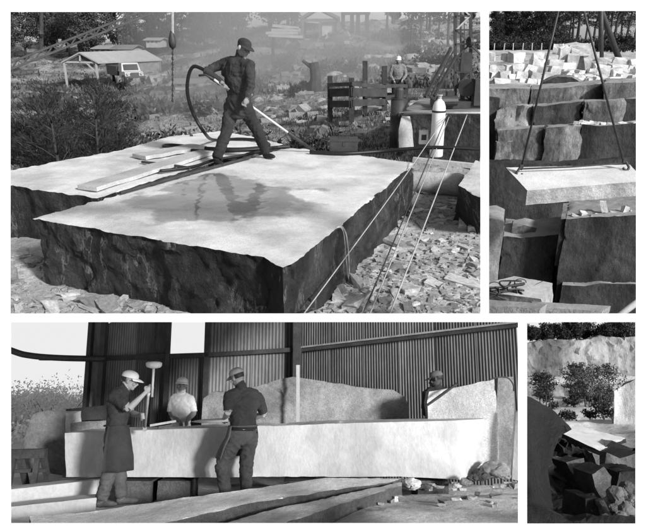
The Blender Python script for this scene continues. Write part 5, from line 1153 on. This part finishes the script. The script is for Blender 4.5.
# rubble at the right
for k in range(60):
    u = rnd.uniform(345, 519) if k > 20 else rnd.uniform(395, 515); v = rnd.uniform(478, 512) if k > 20 else rnd.uniform(476, 488); p = L.z(u, v, 0 if v < 484 else .25 * min(1, (u - 285) / 80)); s = rnd.uniform(.03, .10)
    o = bpy.data.objects.new('stone_chip', chips[k % 6]); COL.objects.link(o); o.matrix_world = L.M @ Matrix.Translation((p.x, p.y, p.z + s * .1)) @ Matrix.Rotation(rnd.uniform(0, 6), 4, 'Z') @ Matrix.Diagonal((s * 1.6, s, s * .6, 1)); props(o, 'stone chip on the shed floor by the white block\'s right end', 'stone chip', 'chips on the shed floor')
for k, (u, v, s) in enumerate(((494, 470, .33), (482, 474, .24), (413, 484, .2), (424, 487, .13), (466, 482, .13), (457, 486, .1), (472, 478, .12), (505, 476, .15))):
    p = L.y(u, v, 8.85 if u > 480 else 8.5); o = link_mesh('boulder', boulder_mesh('boulder', 140 + k), (DK3, GREY3, WT_)[k % 3 if k > 1 else 0] if k else GREY3); o.matrix_world = L.M @ Matrix.Translation(p) @ Matrix.Diagonal((s * 1.35, s * 1.0, s * 1.1, 1)); props(o, ('round boulder wedged under the tall pale slab', 'dark stone beside the round boulder', 'flat stone in the shadow below the white block', 'small stone beside the flat one below the block', 'pale lump under the white block\'s broken corner', 'little pale lump under the white block\'s broken corner', 'stone between the broken corner and the round boulder', 'stone at the foot of the narrow grey slab')[k], 'stone')
props(MB().bar(L.y(298, 470, 10.0), L.y(298, 365, 10.0), .055, .03, up=Vector((0, 1, 0))).build('lath', M('pale lath', .42, .1, 4), base=L.y(298, 470, 10.0)), 'thin white lath standing upright against the arched slab', 'lath')
props(MB().tube([L.y(426, 406, 9.25), L.y(440, 396, 9.25), L.y(457, 383.5, 9.22)], [.018, .022, .018], 8).build('crowbar', IRON, base=L.y(426, 406, 9.2)), 'dark crowbar leaning on the tall pale slab', 'crowbar')

# --- the masons
SHD = M('dark work shirt', .03, .3, 5, bump=.4, bsc=40, bd=.006); SHW = M('white shirt', .7, .06, 5, bump=.3, bsc=30, bd=.006); TRG = M('grey work trousers', .075, .3, 5, bump=.5, bsc=40, bd=.006); TRD = M('dark grey trousers', .06, .35, 5, bump=.5, bsc=40, bd=.006); APR = M('dark canvas apron', .03, .3, 5, bump=.4, bsc=40, bd=.005); CAPW = M('pale cap cloth', .62, .08, 8, bump=.2); BOOTG = M('dusty boot', .12, .4, 8)
Y1 = 8.15
def A(u, v, d=0.0): return L.y(u, v, Y1 + d)
fr_, fl_ = L.y(101, 505, Y1 - .1), L.y(121, 505, Y1 + .1); fr_.z = fl_.z = L.y(110, 506, Y1).z
J = dict(head=A(130, 380.5), neck=A(123, 391), shR=A(114.5, 397, -.17), shL=A(122, 396, .16), elR=A(129, 408.5, -.27), haR=A(145, 393, -.2), elL=A(131, 413, .2), haL=A(140.5, 415, -.02), hipR=A(114, 436, -.09), hipL=A(118, 436, .09), knR=A(110, 470, -.1), knL=A(119.5, 470, .1), anR=fr_ + Vector((0, 0, .085)), anL=fl_ + Vector((0, 0, .085)), toeR=fr_ + Vector((.3, -.05, 0)), toeL=fl_ + Vector((.3, .02, 0)))
mal0, mal1 = A(152, 397, -.2), A(154, 362, -.2); chi0, chi1 = A(148.5, 393, -.02), A(145, 427, .25)
person('mason in long dark apron and cap swinging a mallet at the white block', J, (1, .12, -.25), [SKIN, SHD, TRG, BOOTG], sleeves='short', cap=(CAPW, 'cap'), apron=(APR, 1.0, 230), glasses=True, grips={'R': mal1 - mal0, 'L': chi1 - chi0})
ml = thing('mallet', 'mason\'s mallet with pale head raised in the aproned man\'s hand', 'mallet', mal0)
MB().tube([mal0, mal0.lerp(mal1, .5), mal1], [.016, .015, .017], 8).build('handle', M('ash handle', .4, .2, 6), ml, smooth=True)
MB().lathe(A(154, 364.5, -.2), [(.03, -.05), (.085, -.035), (.1, -.01), (.1, .02), (.08, .035), (.02, .04)], 18).build('head', M('pale mallet head', .55, .15, 6), ml, smooth=True)
ch_ = thing('chisel', 'long steel chisel held upright on the block by the aproned man', 'chisel', chi1); MB().tube([chi0, chi0.lerp(chi1, .1), chi1], [.026, .018, .018], 8).build('shaft', STEEL, ch_, smooth=True); MB().bar(chi1, chi1 + (chi1 - chi0).normalized() * .06, .05, .015).build('blade', STEEL, ch_)
Y2 = 8.3
def B(u, v, d=0.0): return L.y(u, v, Y2 + d)
fl_, fr_ = L.z(228, 500, 0), L.z(247, 498, 0)
J = dict(head=B(237, 377.5, .02), neck=B(243, 391), shL=B(229, 397, -.13), shR=B(258, 397, .14), elL=B(228, 412, -.2), haL=B(224, 419.5, .05), elR=B(264, 414, .25), haR=B(246, 420, .42), hipL=B(237, 436, -.07), hipR=B(249, 436, .08), knL=B(221, 464, -.02), knR=B(246, 466, .04), anL=B(226, 494, -.02), anR=B(246, 495, .1), toeL=B(218, 499, .1), toeR=B(238, 499, .25))
bar0, bar1 = L.y(195, 421.5, 8.85), L.y(229, 419.8, 8.25)
person('mason in dark shirt and pale cap bending over the block, back turned', J, (-.75, .6, -.3), [SKIN, SHD, TRD, BOOTG], sleeves='short', cap=(M('grey cap cloth', .35, .3, 8), 'cap'), apron=(M('grey canvas apron', .1, .3, 5), .75, 200), grips={'L': bar1 - bar0}, stout=1.06, belt=True)
bt_ = thing('point_tool', 'short pale bar held by the mason whose back is turned', 'tool', bar0); MB().tube([bar0, bar0.lerp(bar1, .2), bar1], [.012, .025, .025], 8).build('shaft', M('pale tool handle', .6, .1, 6), bt_, smooth=True); MB().tube([bar0, bar0 + (bar0 - bar1).normalized() * .08], [.012, .006], 8).build('point', STEEL, bt_)
Y3 = 10.15
def C(u, v, d=0.0): return L.y(u, v, Y3 + d)
J = dict(head=C(182, 385, -.03), neck=C(181, 395), shR=C(173.5, 400), shL=C(190, 400), elR=C(170.5, 413, -.02), haR=C(179, 421, -.2), elL=C(194, 413, -.02), haL=C(188, 420, -.22), hipR=C(176, 434), hipL=C(186, 434), knR=C(176, 461), knL=C(186, 461), anR=C(175, 482), anL=C(187, 482), toeR=C(175, 487, -.3), toeL=C(188, 487, -.3))
for k in ('anR', 'anL'): J[k].z = .085
J['knR'].z = J['knL'].z = .48
person('man in white shirt and white cap facing out behind the white block', J, (.15, -1, .02), [SKIN_D, SHW, TRD, BOOTG], sleeves='short', cap=(CAPW, 'cap'), stout=.86, belt=True)
Y4 = 9.95
def Dp(u, v, d=0.0): return L.y(u, v, Y4 + d)
J = dict(head=Dp(436, 379), neck=Dp(437, 389), shR=Dp(427, 394), shL=Dp(447, 394, .1), elR=Dp(425, 409), haR=Dp(430, 420, -.15), elL=Dp(450, 409), haL=Dp(445, 420, -.1), hipR=Dp(432, 428), hipL=Dp(443, 428), knR=Dp(432, 455), knL=Dp(443, 455), anR=Dp(431, 478), anL=Dp(444, 478), toeR=Dp(428, 480, -.3), toeL=Dp(444, 480, -.3))
for k in ('anR', 'anL'): J[k].z = .085
person('man in dark clothes and pale cap half hidden behind the tall pale slab', J, (-.9, .35, -.2), [M('skin with painted shade', .08), SHD, TRD, BOOT], cap=(M('pale cap with painted shade', .14, .2, 8), 'cap'))  # skin and pale cap darkened in colour to paint the dim shed on him
for k, (a, b) in enumerate((((150, 425.5), (176, 421)), ((158, 427.5), (172, 425)))):
    props(MB().bar(L.y(*a, 8.95), L.y(*b, 9.05), .035, .03).build('hand_tool', IRON if k else STEEL, base=L.y(*a, 8.95)), ('long bright tool lying on the white block', 'short dark tool lying on the white block')[k], 'tool')

# ================================================================== the deep pit: cliff, trees and fallen blocks
FR[0] = L = LOW
sky3(522.8, 690, 318.8, 380, 160.0)
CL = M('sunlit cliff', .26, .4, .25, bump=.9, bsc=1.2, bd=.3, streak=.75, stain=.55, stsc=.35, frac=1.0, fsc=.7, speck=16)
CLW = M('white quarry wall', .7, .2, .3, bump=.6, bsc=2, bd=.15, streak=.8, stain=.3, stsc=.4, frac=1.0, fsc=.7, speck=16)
PITD = M('rock with painted shade', .006, .5, .5, rough=.6, bump=.9, bsc=2.5, bd=.12, frac=1.0, fsc=.7, speck=16)  # near-black colour holds the shadow on this side of the pit
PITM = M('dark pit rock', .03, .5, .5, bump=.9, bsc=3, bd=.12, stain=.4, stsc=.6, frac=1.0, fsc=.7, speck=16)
PITG = M('grey fallen block', .1, .4, .8, bump=.8, bsc=4, bd=.08, frac=1.0, fsc=.7, speck=16)
def terrace():
    ny, nx = 50, 36; vs = []; tY = [26, 31, 37, 44, 52, 60]; tV = [446, 432, 418, 406, 392, 376]
    for i in range(ny + 1):
        y = 26 + 34 * i / ny
        for j in range(nx + 1):
            u = 522.8 + 140 * j / nx; v = float(np.interp(y, tY, tV)) - (u - 580) * .02; p = L.y(u, v, y); p.z += fbm(Vector((p.x, p.y, 0)), .25, 4) * .35; vs.append(p)
    n = nx + 1; o = MB().add(vs, [(i * n + j, i * n + j + 1, (i + 1) * n + j + 1, (i + 1) * n + j) for i in range(ny) for j in range(nx)]).build('terrain', M('pale pit terrace', .85, .3, .3, bump=.8, bsc=1.2, bd=.2, stain=.5, stsc=.2), smooth=True); o['kind'] = 'structure'
    def tz(u, y): return L.y(u, float(np.interp(y, tY, tV)) - (u - 580) * .02, y)
    return tz
tz = terrace()
def pitfloor():
    ny, nx = 40, 24; vs = []
    for i in range(ny + 1):
        y = 7 + 21 * i / ny
        for j in range(nx + 1):
            u = 522.8 + 140 * j / nx; v = float(np.interp(y, [7, 12, 20, 28], [560, 528, 490, 452])); p = L.y(u, v, y); p.z += fbm(p, .6, 4) * .3; vs.append(p)
    n = nx + 1; o = MB().add(vs, [(i * n + j, i * n + j + 1, (i + 1) * n + j + 1, (i + 1) * n + j) for i in range(ny) for j in range(nx)]).build('pit_floor', PITM); o['kind'] = 'structure'
pitfloor()
def R4(name, label, cat, pts, dy, mats, seed, res=.11, side=.13, cap=.07, sf=1.3, frac=.7): return slabface(name, label, cat, pts, dy, mats, res=res, side=side, cap=cap, seed=seed, sf=sf, frac=frac)
R4('cliff', 'pale stained quarry cliff under the skyline trees', 'cliff', [(522.8, 392, 61), (665, 392, 61), (665, 336, 61), (620, 337, 61), (600, 336, 61), (575, 340, 61), (550, 339, 61), (522.8, 344, 61)], 6, [CL, CL], 81, res=.28, side=.3, cap=.22, sf=.7)
R4('cliff', 'white sheer wall at the right of the pit', 'cliff', [(613, 446, 34), (665, 448, 33), (665, 368, 33), (640, 377, 33.5), (626, 383, 34), (614, 391, 34)], .3, [CLW, CL], 82, res=.22, side=.2, cap=.12, sf=.5)
R4('rock_shelf', 'low pale rock shelf at the foot of the stained cliff', 'rock', [(522.8, 404, 50), (575, 404, 50), (570, 388, 50), (548, 384, 50), (522.8, 380, 50)], 2, [CL, CL], 83, res=.25, side=.3, cap=.25, sf=.5)
R4('rock', 'huge overhanging rock with shade painted black on the shaded side of the pit', 'rock', [(522.8, 540, 15), (560, 540, 15.5), (552, 500, 16), (548, 470, 16.5), (560, 436, 17), (572.5, 429, 17), (562, 418, 17), (548, 407, 16.5), (522.8, 393, 16)], 6, [PITD, PITD], 84, side=.1, cap=.03, frac=.3)
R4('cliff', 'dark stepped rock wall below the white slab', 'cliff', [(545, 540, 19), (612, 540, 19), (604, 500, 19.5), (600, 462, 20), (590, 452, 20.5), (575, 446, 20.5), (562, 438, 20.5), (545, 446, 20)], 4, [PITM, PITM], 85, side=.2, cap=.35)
tp4 = [L.y(*q) for q in ((560, 432.5, 27), (600, 450.5, 25.5), (626, 438, 27.4), (571, 423.5, 28.6))]
stone('stone_slab', 'large white flat slab tipped on the edge of the dark wall', 'slab', tp4, down(tp4, .5), [M('bright white slab', .72, .1, .8, bump=.3, bsc=5, bd=.03), PITM], res=.12, side=.08, cap=.015, seed=86)
R4('stone_block', 'dark-faced block leaning beside the tipped white slab', 'block', [(601, 451, 26), (616, 462, 26), (634, 449, 26), (612, 440.5, 26)], 1.5, [PITM, CLW], 87, side=.06, cap=.04, res=.2)
def wedge(name, label, pts, dy, mt, seed): return R4(name, label, 'block', pts, dy, [mt, mt], seed, res=.09, side=.07, cap=.05)
wedge('fallen_block', 'tall grey angular block standing in the middle of the pit', [(566, 462, 17.5), (584, 458, 17.5), (590, 480, 17.2), (586, 488, 17), (576, 478, 17.2)], 1.2, PITG, 61)
wedge('fallen_block', 'grey block split by a sharp corner beside the angular block', [(592, 474, 16), (604, 466, 16.2), (613, 476, 16), (609, 494, 15.6), (602, 498, 15.6), (597, 490, 15.8)], 1.2, PITG, 89)
wedge('fallen_block', 'slim pointed slab leaning over the pit blocks', [(592, 452, 18.5), (600, 455, 18.5), (600, 466, 18.3), (596, 466, 18.3)], .5, PITG, 90)
wedge('fallen_block', 'upright block with pale edges near the bottom of the pit', [(585, 540, 12.8), (610, 535, 12.6), (602, 504, 13.2), (597, 498, 13.2), (586, 499, 13.2)], 1.2, PITM, 91)
wedge('fallen_block', 'thin pale slab tilted against the upright block', [(599, 500, 13), (604, 499, 13), (614, 520, 12.4), (611, 524, 12.4)], .4, M('pale fallen stone', .15, .35, 1, frac=.6, fsc=2), 92)
wedge('fallen_block', 'dark rubble-faced bank under the leaning block', [(604, 466, 22), (640, 476, 22), (640, 452, 22), (620, 458, 22), (606, 452, 22)], 2, PITG, 93)
wedge('fallen_block', 'dark wall piece at the right of the pit blocks', [(612, 500, 18), (645, 515, 18), (645, 470, 18), (620, 472, 18)], 2, PITM, 94)
for k, (u, v, s, mt) in enumerate(((617, 497, .95, 1), (627, 512, .8, 1), (613, 510, .5, 0), (632, 500, .6, 1), (622, 520, .7, 1), (634, 522, .6, 0), (606, 520, .6, 0), (628, 488, .7, 0))):
    y = 12.5 + .3 * (523 - v) / 10; p = L.y(u, v, y); o = link_mesh('boulder', boulder_mesh('boulder', 160 + k), M('pale fallen stone', .4) if mt else PITG); s *= .45; o.matrix_world = L.M @ Matrix.Translation(p) @ Matrix.Rotation(.6 * k, 4, 'Y') @ Matrix.Diagonal((s * 1.0, s, s * 1.5, 1)); props(o, ('long pale boulder tipped among the pit rubble', 'pale boulder below the tipped one')[k] if k < 2 else ('pale rubble boulder at the bottom of the pit' if mt else 'grey rubble boulder at the bottom of the pit'), 'boulder', None if k < 2 else ('pale pit boulders' if mt else 'grey pit boulders'))
R4('boulder', 'smooth dark boulder at the very bottom of the pit', 'boulder', [(522.8, 545, 9.5), (590, 545, 9.5), (578, 522, 10), (562, 514, 10.3), (545, 507, 10.5), (522.8, 505.5, 10.5)], 1.5, [PITM, PITM], 96, res=.14, side=.1, cap=.06)
# trees
for k, (u, y, h_, rad, n, lab) in enumerate(((586, 42, 2.9, 1.0, 1500, 'bushy dark tree leaning over the pale terrace'), (600, 43, 2.5, 1.2, 1500, 'broad bushy tree in the middle of the terrace'), (612, 44, 2.7, .9, 1200, 'rounded tree nearest the white sheer wall'), (576, 45, 2.7, 1.0, 2000, 'small tree at the left of the terrace clump'))):
    b0 = tz(u, y); tree('leafy_tree', lab, 'tree', b0, h_, 'leafy', 1500 + k, rad=rad, n=n, leaf=.13, mat=LEAF_M, bare=.2)
for k, (u, y, h_) in enumerate(((547, 41, 2.4), (551, 41.5, 2.2), (540, 47, 1.8))): tree('thin_tree', ('thin bare-stemmed tree on the left of the terrace', 'thin tree twin-stemmed with its neighbour on the terrace', 'low thin tree under the stained cliff')[k], 'tree', tz(u, y), h_, 'leafy', 1520 + k, rad=.6, n=200, leaf=.16, mat=LEAF_D, bare=.5)
for k in range(24):
    u = rnd.uniform(524, 612); y = rnd.uniform(40, 56); b0 = tz(u, y); s = rnd.uniform(.2, .6); bush('bush', 'scrubby bush on the pit terrace', 'bush', b0, s, s * .9, 1550 + k, 260, .2, LEAF_D if k % 2 else LEAF_M, 'scrub on the pit terrace')
for k, (u, v, s) in enumerate(((566, 424, .5), (590, 408, .5), (604, 416, .7), (612, 424, .6), (572, 418, .4))):
    b0 = tz(u, 36); s *= .7; bush('bush', 'dark shrub at the lip of the terrace above the white slab', 'bush', b0, s, s * 1.3, 1580 + k, 320, .16, LEAF_D, 'shrubs at the terrace lip')
for k in range(30):
    u = 523 + 116 * (k + rnd.random()) / 30; y = 64 + rnd.uniform(0, 8); b0 = L.y(u, 340, y); h_ = rnd.uniform(.8, 1.9); tree('skyline_tree', 'dark tree on the rim above the stained cliff', 'tree', b0, h_, 'leafy', 1600 + k, rad=h_ * .45, n=1100, leaf=.2, mat=LEAF_D if k % 3 else LEAF_M, group='trees on the rim above the cliff', bare=.1)
